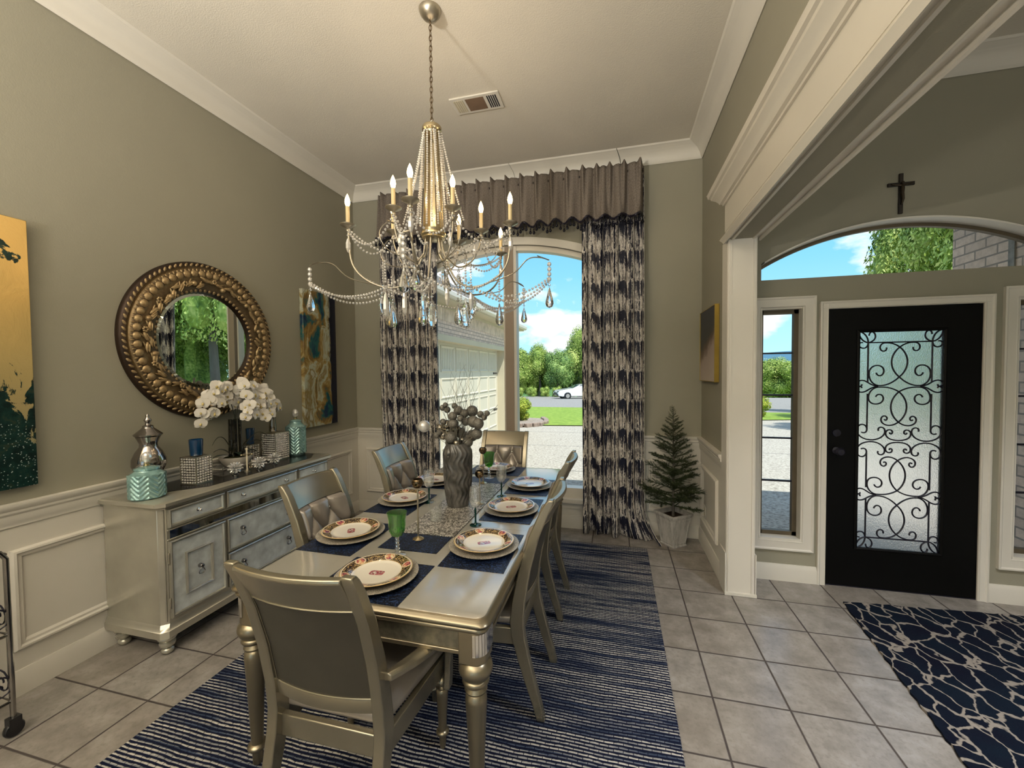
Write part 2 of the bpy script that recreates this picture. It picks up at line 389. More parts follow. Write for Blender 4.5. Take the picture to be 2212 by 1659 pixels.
def plate_mat():
    """white china with a dark scrolled rim, four flower medallions and a small posy in the middle"""
    m, N = base('floral_china', rough=.12, spec=.6)
    sp = N('SeparateXYZ', {0: N.obj}); x, y = sp.outputs[0], sp.outputs[1]
    r = N.math('SQRT', N.math('ADD', N.math('MULTIPLY', x, x), N.math('MULTIPLY', y, y)))
    a = N.math('ARCTAN2', y, x)
    # gold scrollwork
    pol = N('CombineXYZ', {0: N.math('MULTIPLY', a, 3.2), 1: N.math('MULTIPLY', r, 60.0), 2: 0.0}, 0)
    w = N.noise(pol, 2.1, 2, .5, dist=1.3)
    sc = N.ramp(N.math('ABSOLUTE', N.math('SUBTRACT', w, .5)), [(.018, (1, 1, 1)), (.035, (0, 0, 0))])
    rim = N.mix(sc, (.020, .010, .010), (.62, .45, .20))
    # medallions
    am = N.math('PINGPONG', N.math('ADD', a, .5236 + 6.2832), .5236)
    md = N.math('ADD', N.math('POWER', N.math('DIVIDE', am, .19), 2.0), N.math('POWER', N.math('DIVIDE', N.math('SUBTRACT', r, .118), .019), 2.0))
    fl = N.noise(N.obj, 75, 3, .6)
    flower = N.ramp(fl, [(.38, (.10, .02, .08)), (.5, (.45, .10, .10)), (.6, (.70, .45, .22)), (.7, (.65, .6, .42))])
    rim = N.mix(N.ramp(N.math('MULTIPLY', N.math('ADD', md, N.math('MULTIPLY', fl, .5)), .5), [(.60, (1, 1, 1)), (.68, (0, 0, 0))]), rim, N.mix(N.ramp(md, [(.55, (0, 0, 0)), (.9, (1, 1, 1))]), flower, (.72, .62, .44)))
    band = N.math('MULTIPLY', N.math('GREATER_THAN', r, .098), N.math('LESS_THAN', r, .1335))
    c = N.mix(band, (.80, .76, .68), rim)
    g = N.math('MAXIMUM', N.math('GREATER_THAN', r, .1365), N.math('MULTIPLY', N.math('GREATER_THAN', r, .0965), N.math('LESS_THAN', r, .0985)))
    c = N.mix(g, c, (.55, .40, .18))
    pos = N.math('SUBTRACT', 1.0, N.math('ADD', N.math('POWER', N.math('DIVIDE', x, .030), 4.0), N.math('POWER', N.math('DIVIDE', y, .018), 4.0)))
    pf = N.math('MULTIPLY', N.math('GREATER_THAN', pos, 0.0), N.math('GREATER_THAN', fl, .44))
    c = N.mix(pf, c, N.ramp(fl, [(.40, (.05, .02, .03)), (.52, (.30, .05, .09)), (.66, (.50, .22, .20))]))
    N.set('Base Color', c); N.b.inputs['Coat Weight'].default_value = .5; N.b.inputs['Coat Roughness'].default_value = .03; return m
def gold_art():
    m, N = base('gold_leaf_canvas', rough=.32, metal=.45)
    sp = N('SeparateXYZ', {0: N.obj}); z = sp.outputs[2]
    n = N.noise(N.map(N.obj, (1, 1.6, 1)), 5.5, 7, .68, dist=.6); n2 = N.noise(N.obj, 3, 4)
    gold = N.ramp(z, [(.25, (.46, .40, .22)), (.62, (.68, .52, .22)), (.95, (.86, .58, .20))])
    gold = N.mix(N.math('MULTIPLY', n2, .25), gold, (.45, .33, .12))
    # the dark ground climbs from the bottom third in ragged tongues
    h = N.math('SUBTRACT', N.math('MULTIPLY_ADD', n, 1.5, -.36), z)
    dk = N.ramp(h, [(.0, (0, 0, 0)), (.03, (1, 1, 1))])
    spk = N.ramp(N.noise(N.map(N.obj, (1, 1, .7)), 7, 6, .6, dist=.4), [(.615, (0, 0, 0)), (.63, (1, 1, 1))])
    dk = N.math('MAXIMUM', dk, spk)
    deep = N.ramp(N.noise(N.obj, 12, 5, .7), [(.35, (.004, .012, .010)), (.55, (.010, .045, .040)), (.75, (.10, .09, .035))])
    gl = N('TexVoronoi', {'Vector': N.obj, 'Scale': 90}, 0); low = N.math('LESS_THAN', z, .34)
    sprk = N.math('MULTIPLY', N.math('LESS_THAN', gl, .22), low)
    c = N.mix(dk, gold, N.mix(sprk, deep, (.55, .62, .58)))
    N.set('Base Color', c); N.set('Normal', N.bump(n, .5, .01)); return m
def agate_art():
    m, N = base('poured_agate_canvas', rough=.25)
    v = N('VectorMath', {0: N.map(N.obj, (1, 3.2, 1.0), rot=(radians(14), 0, 0)), 1: N('VectorMath', {0: N.noise(N.obj, 2.3, 4, out=1), 3: .9}, 0, operation='SCALE')}, 0, operation='ADD')
    n = N.noise(v, 1.7, 5, .55, dist=.8)
    c = N.ramp(n, [(.27, (.004, .008, .035)), (.36, (.008, .035, .085)), (.41, (.02, .12, .11)), (.45, (.20, .12, .035)), (.50, (.36, .27, .10)),
                   (.54, (.46, .50, .40)), (.60, (.24, .17, .05)), (.66, (.50, .52, .44)), (.74, (.30, .21, .07))])
    sp = N('SeparateXYZ', {0: N.obj})
    blk = N.ramp(N.math('ADD', N.math('MULTIPLY', sp.outputs[1], 2.0), N.math('MULTIPLY', n, .35)), [(.90, (0, 0, 0)), (.95, (1, 1, 1))])
    N.set('Base Color', N.mix(blk, c, (.004, .006, .02))); N.b.inputs['Coat Weight'].default_value = .3; return m
def dusk_art():
    m, N = base('navy_and_blush_canvas', rough=.4)
    sp = N('SeparateXYZ', {0: N.obj}); n = N.noise(N.obj, 7, 6, .65, dist=.5)
    h = N.math('ADD', N.math('MULTIPLY_ADD', sp.outputs[1], .30, sp.outputs[2]), N.math('MULTIPLY', n, .22))
    N.set('Base Color', N.ramp(h, [(.20, (.50, .42, .36)), (.42, (.42, .33, .30)), (.50, (.10, .055, .03)), (.56, (.012, .010, .015)), (.70, (.008, .012, .03))])); return m
def leafy(name, a, b, c):
    m, N = base(name, rough=.55, spec=.3)
    oi = N('TexNoise', {'Vector': N.obj, 'Scale': 1.6, 'Detail': 3}, 0); k = N('TexWhiteNoise', {'Vector': N('VectorMath', {0: N.obj, 3: 6.0}, 0, operation='SCALE')}, 0)
    n = N.noise(N.obj, 9, 2)
    N.set('Base Color', N.ramp(N.math('ADD', N.math('MULTIPLY', oi, .5), N.math('MULTIPLY', n, .5)), [(.36, a), (.5, b), (.64, c)]))
    N.b.inputs['Subsurface Weight'].default_value = 0; return m
def noisecol(name, stops, sc, rough=.9, detail=6, bump=.3, bd=.01, squash=(1, 1, 1), metal=0):
    m, N = base(name, rough=rough, spec=.25, metal=metal); n = N.noise(N.map(N.obj, squash), sc, detail, .65)
    N.set('Base Color', N.ramp(n, stops)); N.set('Normal', N.bump(n, bump, bd)); return m
TILE = tile_floor(); RUG = area_rug(); MATR = foyer_mat(); BRICK = brick_mat(); DRAPE = drape_mat(); TWEED = valance_mat()
NAVYG = glitter('navy_sequin_weave', (.001, .002, .010), (.035, .075, .20), 210, .55); SILVG = glitter('silver_sequin_runner', (.10, .09, .075), (.86, .82, .76), 150)
CHARG = glitter('silver_glitter_charger', (.30, .27, .22), (.72, .67, .58), 420); CHINA = plate_mat()
CONC = noisecol('exposed_aggregate_concrete', [(.35, (.22, .20, .17)), (.5, (.42, .39, .335)), (.65, (.52, .49, .43))], 26, bump=.3)
ROADM = noisecol('grey_asphalt', [(.35, (.20, .195, .19)), (.65, (.34, .33, .31))], 14)
GRASS = noisecol('mown_grass', [(.3, (.11, .19, .025)), (.5, (.20, .31, .045)), (.7, (.33, .42, .08))], 5, squash=(1, 1.6, 1))
SHINGLE = noisecol('roof_shingle', [(.3, (.10, .09, .085)), (.7, (.26, .24, .22))], 9, squash=(1, 1, 6))
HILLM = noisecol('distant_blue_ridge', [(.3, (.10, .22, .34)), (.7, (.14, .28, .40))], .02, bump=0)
FORESTM = leafy('forest_canopy', (.03, .085, .012), (.07, .17, .02), (.16, .28, .04))
LEAF1 = leafy('spring_leaf', (.09, .17, .03), (.30, .42, .08), (.62, .68, .22))
LEAF2 = leafy('mid_green_leaf', (.07, .15, .04), (.19, .32, .08), (.38, .50, .15))  # greener, slightly deeper leaf tone for some of the crowns
LEAF3 = leafy('shrub_leaf', (.10, .18, .01), (.26, .34, .03), (.50, .50, .07))
BARKM = noisecol('grey_bark', [(.3, (.07, .06, .055)), (.7, (.20, .18, .16))], 12, squash=(1, 1, .2))
GPAINT = vary('garage_door_cream', (.66, .62, .50), .55, sc=2, amt=.03); CREAM = vary('exterior_cream_trim', (.58, .52, .38), .6, sc=2, amt=.04)

# ================================================================ room shell
LWX, BWY, CZ = -2.92, 4.14, 3.68
FWY = 3.45                                     # front-door wall
def wall_y(name, y0, y1, xa, xb, za, zb, holes, mat=WALL, nsub=20):
    """wall in a plane of constant y with openings (x0, x1, bottom, top(x))"""
    xs = {xa, xb}
    for h in holes:
        xs |= {h[0], h[1]}
        if callable(h[3]): xs |= {h[0] + (h[1] - h[0]) * k / nsub for k in range(nsub)}
    xs = sorted(xs); mb = MB(); ev = lambda t, x: t(x) if callable(t) else t
    for a, b in zip(xs, xs[1:]):
        if b - a < 1e-6: continue
        mid = (a + b) / 2; act = sorted([h for h in holes if h[0] < mid < h[1]], key=lambda h: h[2])
        lo = (za, za)
        for h in act + [None]:
            hi = (zb, zb) if h is None else (h[2], h[2])
            if hi[0] - lo[0] > 1e-6 or hi[1] - lo[1] > 1e-6:
                mb.prism([(a, y0, lo[0]), (b, y0, lo[1]), (b, y0, hi[1]), (a, y0, hi[0])], (0, y1 - y0, 0))
            if h: lo = (ev(h[3], a), ev(h[3], b))
    return ST(name, mb, mat, smooth=0)
WX0, WX1, WCX, WR = -2.34, .10, -1.12, 2.44
w_arch = lambda x: 2.915 - WR + sqrt(WR * WR - (x - WCX) ** 2)
TCX, TR = 1.96, 1.71
t_arch = lambda x: 2.645 - TR + sqrt(TR * TR - (x - TCX) ** 2)
ST('floor', MB().box(-3.1, -5.3, -.08, 3.7, 4.3, 0), TILE, smooth=0)
ST('ceiling', MB().box(-3.1, -5.3, CZ, 3.7, 4.3, CZ + .1), CEIL, smooth=0)
ST('wall_left', MB().box(LWX - .13, -5.2, 0, LWX, BWY + .14, CZ), WALL, smooth=0)
wall_y('wall_back', BWY, BWY + .14, LWX, .92, 0, CZ, [(WX0, WX1, .30, w_arch)])
ST('wall_right', MB().box(.78, 3.16, 0, .92, BWY, CZ).box(.78, -2.4, 2.50, .92, 3.16, CZ).box(.78, -5.2, 0, .92, -2.4, CZ), WALL, smooth=0)
wall_y('wall_front', FWY, FWY + .14, .92, 3.5, 0, CZ, [(1.058, 1.34, .31, 2.055), (1.482, 2.41, 0, 2.035), (2.575, 2.86, .31, 2.055), (1.06, 2.86, 2.265, t_arch)])
ST('wall_foyer', MB().box(3.5, -5.2, 0, 3.63, FWY + .14, CZ), WALL, smooth=0)
wall_y('wall_rear', -5.3, -5.2, -3.05, 3.6, 0, CZ, [(-2.2, .4, .05, 2.5), (1.3, 3.2, .05, 2.5)])  # unseen wall; its wide openings are shaped to admit sky fill light

# mouldings ------------------------------------------------------
CROWN = [(0, 0), (0, -.13), (.008, -.135), (.016, -.125), (.022, -.115), (.030, -.085), (.055, -.050), (.075, -.040), (.082, -.034), (.09, -.030), (.115, -.015), (.125, -.012), (.135, 0)]
Z3 = Vector((0, 0, 1))
cr = MB()
cr.mould(CROWN, (LWX, -5.2, CZ), (LWX, BWY, CZ), (1, 0, 0), Z3, 1, 1)
ST('trim_1', cr, TRIM, smooth=30)
cr = MB().mould(CROWN, (LWX, BWY, CZ), (-.99, BWY, CZ), (0, -1, 0), Z3, 1, .35)
cr.mould(CROWN, (-.985, BWY, CZ), (.055, BWY, CZ), (0, -1, 0), Z3, -.35, .35).mould(CROWN, (.062, BWY, CZ), (.78, BWY, CZ), (0, -1, 0), Z3, -.35, 1)
ST('trim_2', cr, TRIM, smooth=30)
ST('trim_3', MB().mould(CROWN, (.78, -5.2, CZ), (.78, BWY, CZ), (-1, 0, 0), Z3, 1, 1), TRIM, smooth=30)
ST('trim_4', MB().mould(CROWN, (.92, FWY, CZ), (3.5, FWY, CZ), (0, -1, 0), Z3, 1, 1).mould(CROWN, (.92, -5.2, CZ), (.92, FWY, CZ), (1, 0, 0), Z3, 1, 1)
   .mould(CROWN, (3.5, -5.2, CZ), (3.5, FWY, CZ), (-1, 0, 0), Z3, 1, 1), TRIM, smooth=30)
RAIL = [(0, 0), (.016, 0), (.016, .012), (.022, .024), (.022, .058), (.030, .070), (.030, .082), (.038, .092), (.044, .105), (.044, .118), (0, .118)]
BASE = [(0, 0), (.018, 0), (.018, .095), (.012, .112), (.008, .125), (0, .125)]
FRM = [(0, 0), (0, .010), (.008, .020), (.018, .022), (.026, .012), (.038, .012), (.044, .006), (.048, 0)]
def wains(n_trim, side, p0, p1, out, panels, m0=0, m1=0):
    """white wainscot: thin board, chair rail, base board and picture-frame panels on one wall"""
    p0, p1, out = Vector(p0), Vector(p1), Vector(out); t = (p1 - p0).normalized(); L = (p1 - p0).length
    b = MB(); b.prism([p0, p1, p1 + Z3 * .86, p0 + Z3 * .86], out * .008)
    b.mould(RAIL, p0 + Z3 * .852, p1 + Z3 * .852, out, Z3, m0, m1)
    for a, c, z0, z1 in panels: b.frame(FRM, p0 + t * a + Z3 * z0 + out * .008, t, Z3, c - a, z1 - z0, out)
    ST('trim_%d' % n_trim, b, TRIM, smooth=30)
    ST('baseboard_' + side, MB().mould(BASE, p0 + out * .0081, p1 + out * .0081, out, Z3, m0, m1), TRIM, smooth=30)
y_ = -5.2
wains(5, 'left', (LWX, y_, 0), (LWX, BWY, 0), (1, 0, 0), [(a - y_, c - y_, .225, .735) for a, c in ((-3.9, -2.6), (-2.5, -1.3), (-1.2, .0), (.1, 1.2), (1.31, 2.60), (2.70, 4.0))], 0, 1)
wains(6, 'back_left', (LWX, BWY, 0), (WX0 - .08, BWY, 0), (0, -1, 0), [(.12, .64, .225, .735)], 1, 0)
wains(7, 'back_right', (WX1 + .08, BWY, 0), (.78, BWY, 0), (0, -1, 0), [(.10, .70, .225, .735)], 0, 1)
wains(8, 'right', (.78, BWY, 0), (.78, 3.29, 0), (-1, 0, 0), [(.12, .70, .225, .735)], 1, 0)
ST('trim_9', MB().box(WX0 - .08, BWY - .008, 0, WX1 + .08, BWY, .27), TRIM, smooth=0)
ST('baseboard_window', MB().mould(BASE, (WX0 - .08, BWY - .0082, 0), (WX1 + .08, BWY - .0082, 0), (0, -1, 0), Z3), TRIM)

# cased opening: posts, header box, cornice
hd = MB()
hd.box(.745, -2.4, 2.505, .955, 3.165, 2.56).box(.742, -2.4, 2.56, .958, 3.165, 2.76)
ST('trim_10', hd, TRIM2, smooth=0)
COR = [(0, 0), (.012, 0), (.014, .012), (.030, .018), (.034, .030), (.050, .050), (.074, .068), (.078, .080), (.092, .086), (.096, .106), (.100, .112), (0, .112)]
co = MB().mould(COR, (.742, -2.4, 2.745), (.742, 3.165, 2.745), (-1, 0, 0), Z3, 0, -1).mould(COR, (.742, 3.165, 2.745), (.78, 3.165, 2.745), (0, 1, 0), Z3, -1, 0)
co.mould(COR, (.958, -2.4, 2.745), (.958, 3.165, 2.745), (1, 0, 0), Z3)
ST('trim_11', co, TRIM2, smooth=30)
BED = [(0, 0), (0, -.030), (.010, -.034), (.016, -.022), (.024, -.012), (.030, -.004), (.030, 0)]
be = MB().mould(BED, (.745, -2.4, 2.515), (.745, 3.165, 2.515), (-1, 0, 0), Z3, 0, -1).mould(BED, (.745, 3.165, 2.515), (.78, 3.165, 2.515), (0, 1, 0), Z3, -1, 0)
be.mould(BED, (.955, -2.4, 2.515), (.955, 3.165, 2.515), (1, 0, 0), Z3)
be.box(.775, -2.4, 2.492, .790, 3.14, 2.506).box(.910, -2.4, 2.492, .925, 3.14, 2.506)
ST('trim_12', be, TRIM2, smooth=30)
po = MB().box(.760, 3.140, 0, .940, 3.17, 2.506).box(.757, 3.150, 0, .780, 3.29, 2.506).box(.92, 3.150, 0, .943, 3.29, 2.506)
po.box(.748, 3.128, 0, .952, 3.16, .02).box(.750, 3.135, 0, .757, 3.30, .30).box(.943, 3.135, 0, .950, 3.30, .30)
po.box(.768, 3.134, .0, .782, 3.142, 2.50).box(.918, 3.134, .0, .932, 3.142, 2.50)
ST('trim_13', po, TRIM, smooth=0)
# front-wall casings and baseboards
CAS = [(0, 0), (0, .016), (.012, .022), (.05, .016), (.060, .014), (.066, 0)]
def casing(n, x0, x1, z0, z1, w=.076, bottom=True):
    b = MB(); y = FWY
    pr = [(0, 0), (0, .022), (.010, .024), (.018, .017), (w * .8, .015), (w - .006, .018), (w, .010), (w, 0)]
    if bottom: b.frame(pr, (x0 - w, y, z0 - w), (1, 0, 0), Z3, x1 - x0 + 2 * w, z1 - z0 + 2 * w, (0, -1, 0))
    else:
        b.mould([(h, d) for d, h in pr], (x0 - w, y, z0), (x0 - w, y, z1 + w), (0, -1, 0), (1, 0, 0))
        b.mould([(h, -d) for d, h in pr], (x1 + w, y, z0), (x1 + w, y, z1 + w), (0, -1, 0), (1, 0, 0))
        b.mould([(h, -d) for d, h in pr], (x0 - w + .001, y, z1 + w), (x1 + w - .001, y, z1 + w), (0, -1, 0), Z3)
    # jamb liner
    return ST('trim_%d' % n, b, TRIM, smooth=25)
casing(14, 1.058, 1.34, .31, 2.055); casing(15, 2.575, 2.86, .31, 2.055); casing(16, 1.497, 2.395, 0, 2.030, .055, False)
lin = MB()
for a, c in ((1.058, 1.34), (2.575, 2.86)):
    lin.box(a, FWY - .012, .31, a + .008, FWY + .13, 2.055).box(c - .008, FWY - .012, .31, c, FWY + .13, 2.055).box(a, FWY - .014, .302, c, FWY + .13, .325).box(a, FWY, 2.045, c, FWY + .13, 2.055)
ST('trim_17', lin, TRIM, smooth=0)
ST('baseboard_front', MB().mould(BASE, (.92, FWY, 0), (1.442, FWY, 0), (0, -1, 0), Z3).mould(BASE, (2.45, FWY, 0), (3.5, FWY, 0), (0, -1, 0), Z3)
   .mould(BASE, (.92, 3.30, 0), (.92, FWY, 0), (1, 0, 0), Z3), TRIM)

# ---------------------------------------------------------------- windows
def arc_band(mb, cx, R, ztop, x0, x1, w, y0, y1, n=28):
    """bar following the underside of an arch"""
    def pt(x, rr): 
        s = (x - cx) / R; z = ztop - R + sqrt(max(0, rr * rr - (s * rr) ** 2)); return (cx + s * rr, z)
    for k in range(n):
        a, b = x0 + (x1 - x0) * k / n, x0 + (x1 - x0) * (k + 1) / n
        o1, o2, i2, i1 = pt(a, R), pt(b, R), pt(b, R - w), pt(a, R - w)
        mb.prism([(p[0], y0, p[1]) for p in (o1, o2, i2, i1)], (0, y1 - y0, 0))
# dining window: white arched frame, tan mullion, panes
fr = MB(); arc_band(fr, WCX, WR, 2.912, WX0, WX1, .05, BWY + .03, BWY + .13)
fr.box(WX0, BWY + .03, .30, WX0 + .05, BWY + .13, w_arch(WX0) - .004).box(WX1 - .05, BWY + .03, .30, WX1, BWY + .13, w_arch(WX1) - .004)
fr.box(WX0, BWY + .02, .30, WX1, BWY + .13, .40)
win = ST('window_1', fr, TRIM2, smooth=25)
sl = MB().box(WX0 - .07, BWY - .05, .262, WX1 + .07, BWY + .03, .302).box(WX0 - .05, BWY - .016, .20, WX1 + .05, BWY, .262)
arc_band(sl, WCX, WR + .075, 2.985, WX0 - .06, WX1 + .06, .075, BWY - .022, BWY)
sl.box(WX0 - .075, BWY - .022, .30, WX0, BWY, w_arch(WX0) + .02).box(WX1, BWY - .022, .30, WX1 + .075, BWY, w_arch(WX1) + .02)
P('window_casing', sl, TRIM, win, smooth=25)
TAN = vary('tan_window_post', (.30, .235, .18), .5, sc=3, amt=.05)
P('mullion', MB().box(-1.125, BWY + .01, .40, -1.035, BWY + .13, 2.90), TAN, win, smooth=0)
P('mullion_bead', MB().box(-1.035, BWY + .02, .40, -1.005, BWY + .13, 2.90).box(-1.150, BWY + .05, .40, -1.125, BWY + .13, 2.90), TRIM, win, smooth=0)
P('pane', MB().box(WX0 + .05, BWY + .085, .40, -1.15, BWY + .089, 2.80), PANE, win, smooth=0)
P('pane', MB().box(-1.005, BWY + .085, .40, WX1 - .05, BWY + .089, 2.90), PANE, win, smooth=0)
def sidelight(n, x0, x1):
    f = MB(); y0, y1 = FWY + .06, FWY + .10; z0, z1 = .325, 2.045; w = .030
    f.box(x0, y0, z0, x0 + w, y1, z1).box(x1 - w, y0, z0, x1, y1, z1).box(x0, y0, z0, x1, y1, z0 + w).box(x0, y0, z1 - w, x1, y1, z1)
    o = ST('window_%d' % n, f, BRONZE, smooth=0)
    for z in (.74, 1.07, 1.40, 1.72):
        P('glazing_bar', MB().box(x0 + w, y0 + .012, z - .006, x1 - w, y0 + .030, z + .006), IRON, o, smooth=0)
    P('pane', MB().box(x0 + w, y0 + .020, z0 + w, x1 - w, y0 + .024, z1 - w), PANE, o, smooth=0)
sidelight(2, 1.066, 1.332); sidelight(3, 2.583, 2.852)
tf = MB(); arc_band(tf, TCX, TR, 2.640, 1.062, 2.858, .030, FWY + .10, FWY + .135, 36)
tf.box(1.062, FWY + .10, 2.267, 1.080, FWY + .135, t_arch(1.062) - .005).box(2.840, FWY + .10, 2.267, 2.858, FWY + .135, t_arch(2.858) - .005).box(1.062, FWY + .10, 2.267, 2.858, FWY + .135, 2.280)
trn = ST('window_4', tf, BRONZE, smooth=25)
pn = MB(); xs = [1.078 + (2.842 - 1.078) * k / 36 for k in range(37)]
pn.prism([(1.078, FWY + .115, 2.28)] + [(2.842, FWY + .115, 2.28)] + [(x, FWY + .115, t_arch(x) - .02) for x in xs[::-1]], (0, .004, 0))
P('pane', pn, PANE, trn, smooth=0)
lr = MB()                                       # painted reveal of the arched transom
for a, b in zip(xs, xs[1:]):
    lr.prism([(a, FWY - .012, t_arch(a) - .001), (b, FWY - .012, t_arch(b) - .001), (b, FWY - .012, t_arch(b) - .012), (a, FWY - .012, t_arch(a) - .012)], (0, .11, 0))
ST('trim_18', lr, TRIM, smooth=60)

# ---------------------------------------------------------------- front door
DX0, DX1, DZ = 1.490, 2.402, 2.026
GX0, GX1, GZ0, GZ1 = 1.686, 2.198, .288, 1.866
dm = MB(); y0, y1 = FWY + .004, FWY + .048
dm.box(DX0, y0, .006, GX0, y1, DZ).box(GX1, y0, .006, DX1, y1, DZ).box(GX0, y0, .006, GX1, y1, GZ0).box(GX0, y0, GZ1, GX1, y1, DZ)
door = ST('door_1', dm, BLACK, smooth=0)
P('glass_stop', MB().frame([(0, 0), (0, .006), (.010, .012), (.020, .004), (.020, 0)], (GX0 - .008, y0, GZ0 - .008), (1, 0, 0), Z3, GX1 - GX0 + .016, GZ1 - GZ0 + .016, (0, -1, 0)), BLACK, door)
RAIN, N = base('rain_glass', (.97, .98, .97), .42); N.b.inputs['Transmission Weight'].default_value = 1; N.b.inputs['IOR'].default_value = 1.22
N.set('Normal', N.bump(N.noise(N.map(N.obj, (1, 1, .45)), 210, 2), .8, .006))
P('textured_pane', MB().box(GX0, y0 + .022, GZ0, GX1, y0 + .026, GZ1), RAIN, door, smooth=0)
# scrollwork, drawn in half-pane units (u across from the middle, v down from the top), mirrored left-right and top-bottom
def spiral(cx, cy, r0, a0, turns, shrink=.25, n=26):
    return [(cx + (r0 * (1 - (1 - shrink) * t)) * cos(a0 + turns * 2 * pi * t), cy + (r0 * (1 - (1 - shrink) * t)) * sin(a0 + turns * 2 * pi * t)) for t in [k / n for k in range(n + 1)]]
def bez(*p, n=14):
    out = []
    for k in range(n + 1):
        t = k / n; q = list(p)
        while len(q) > 1: q = [(a[0] + (b[0] - a[0]) * t, a[1] + (b[1] - a[1]) * t) for a, b in zip(q, q[1:])]
        out.append(q[0])
    return out
HW, HH = (GX1 - GX0) / 2, (GZ1 - GZ0) / 2      # .256, .789
def smooth_join(*segs):
    o = []
    for sg in segs: o += sg if not o else sg[1:]
    return o
half = []
half.append([(.0, .072), (.188, .072)])                                             # top bar
half.append([(.188, .072), (.188, .315)]); half.append([(.188, .385), (.188, .60)]) # side bars
# corner loops
half.append(bez((.188, .072), (.19, .03), (.22, .005), (.246, .004))); half.append(bez((.188, .072), (.225, .066), (.245, .035), (.246, .004)))
half.append(smooth_join(bez((.188, .072), (.150, .065), (.138, .040), (.150, .018), n=8), bez((.150, .018), (.160, .000), (.185, .004), (.184, .030), n=8)))
half.append(smooth_join(bez((.188, .072), (.190, .105), (.215, .112), (.236, .100), n=8), bez((.236, .100), (.252, .085), (.245, .068), (.222, .070), n=8)))
# upper S scroll: small curl at the top, through the middle, to a big curl at the side
def sscroll(v0, sgn, vx1, vx2, big_c, small):
    a = spiral(.092, v0 + sgn * .030, .030, -pi / 2 * sgn, .78 * sgn, .45, 16)[::-1]
    # crossing curve from (.06,v0) over the centre line at vx1 out to -.045 and back over vx2, then into the large curl
    b = bez((.092, v0), (.045, v0 - sgn * .004), (.020, v0 + sgn * .012), (0, vx1), n=10)
    c = bez((0, vx1), (-.062, vx1 + (vx2 - vx1) * .28), (-.062, vx1 + (vx2 - vx1) * .72), (0, vx2), n=16)
    return a + b[1:] + c[1:]
h1 = sscroll(.076, 1, .102, .282, None, None)
big = smooth_join(bez((0, .282), (.040, .322), (.085, .338), (.125, .334), n=12), bez((.125, .334), (.172, .326), (.190, .275), (.176, .238), n=12),
                  bez((.176, .238), (.158, .200), (.098, .205), (.092, .240), n=12), bez((.092, .240), (.088, .276), (.128, .288), (.138, .256), n=10))
half.append(h1 + big[1:])
h2c = bez((0, .372), (-.062, .372 + .052), (-.062, .372 + .135), (0, .556), n=16)
big2 = smooth_join(bez((0, .372), (.040, .348), (.075, .342), (.125, .344), n=12), bez((.125, .344), (.176, .352), (.192, .404), (.176, .430), n=12),
                   bez((.176, .430), (.158, .458), (.098, .452), (.092, .418), n=12), bez((.092, .418), (.088, .388), (.128, .376), (.138, .404), n=10))
half.append(big2[::-1] + h2c[1:])
half.append(smooth_join(bez((0, .556), (.030, .582), (.075, .585), (.098, .560), n=10), bez((.098, .560), (.118, .530), (.082, .505), (.068, .530), n=10), bez((.068, .530), (.064, .545), (.080, .552), (.084, .540), n=6)))
# bell ends at the side
half.append(smooth_join(bez((.125, .339), (.165, .334), (.180, .318), (.200, .308), n=8), bez((.200, .308), (.225, .296), (.252, .305), (.250, .324), n=8), bez((.250, .324), (.246, .345), (.218, .342), (.224, .326), n=8)))
half.append(smooth_join(bez((.125, .339), (.165, .344), (.180, .360), (.200, .370), n=8), bez((.200, .370), (.225, .382), (.252, .374), (.250, .354), n=8), bez((.250, .354), (.246, .336), (.218, .338), (.224, .350), n=8)))
# middle scrolls
half.append(smooth_join(bez((.188, .600), (.186, .625), (.205, .630), (.222, .622), n=6)))
half.append(smooth_join(bez((.188, .600), (.192, .570), (.235, .560), (.248, .600), n=8), bez((.248, .600), (.256, .648), (.200, .672), (.150, .668), n=10), bez((.150, .668), (.100, .662), (.068, .630), (.082, .600), n=10), bez((.082, .600), (.096, .580), (.128, .590), (.118, .612), n=8)))
half.append(smooth_join(bez((.0, .668), (.050, .668), (.078, .650), (.074, .620), n=10), bez((.074, .620), (.066, .596), (.030, .600), (.034, .622), n=8), bez((.034, .622), (.040, .634), (.052, .630), (.050, .620), n=6)))
iron = MB(); cxm = (GX0 + GX1) / 2; yi = y0 + .012
# stretch v so that .672 falls on the middle of the pane
sv = HH / .674
for pl in half:
    for sx in (1, -1):
        for sz in (1, -1):
            iron.tube([(cxm + sx * u, yi, (GZ1 + GZ0) / 2 + sz * (HH - v * sv)) for u, v in pl], .0050, 6)
P('iron_scrollwork', iron, IRON, door, smooth=60)
hn = MB().lathe([(.0, 0), (.026, 0), (.026, .006), (.010, .012), (.010, .035), (.026, .045), (.030, .060), (.020, .074), (0, .076)], (1.560, y0, 1.0), 20, R=Matrix.Rotation(pi / 2, 3, 'X'))
P('door_knob', hn, IRON, door)
P('deadbolt', MB().lathe([(.0, 0), (.028, 0), (.026, .010), (0, .012)], (1.560, y0, 1.13), 20, R=Matrix.Rotation(pi / 2, 3, 'X')), IRON, door)
for z in (.28, 1.03, 1.80): P('hinge', MB().lathe([(.008, -.05), (.008, .05)], (2.405, y0 - .004, z), 10), IRON, door)
ST('trim_19', MB().box(1.482, FWY, 0, 2.41, FWY + .14, .006).box(1.482, FWY + .05, 0, 1.50, FWY + .07, 2.035).box(2.392, FWY + .05, 0, 2.41, FWY + .07, 2.035).box(1.482, FWY + .05, 2.02, 2.41, FWY + .07, 2.035), IRON, smooth=0)
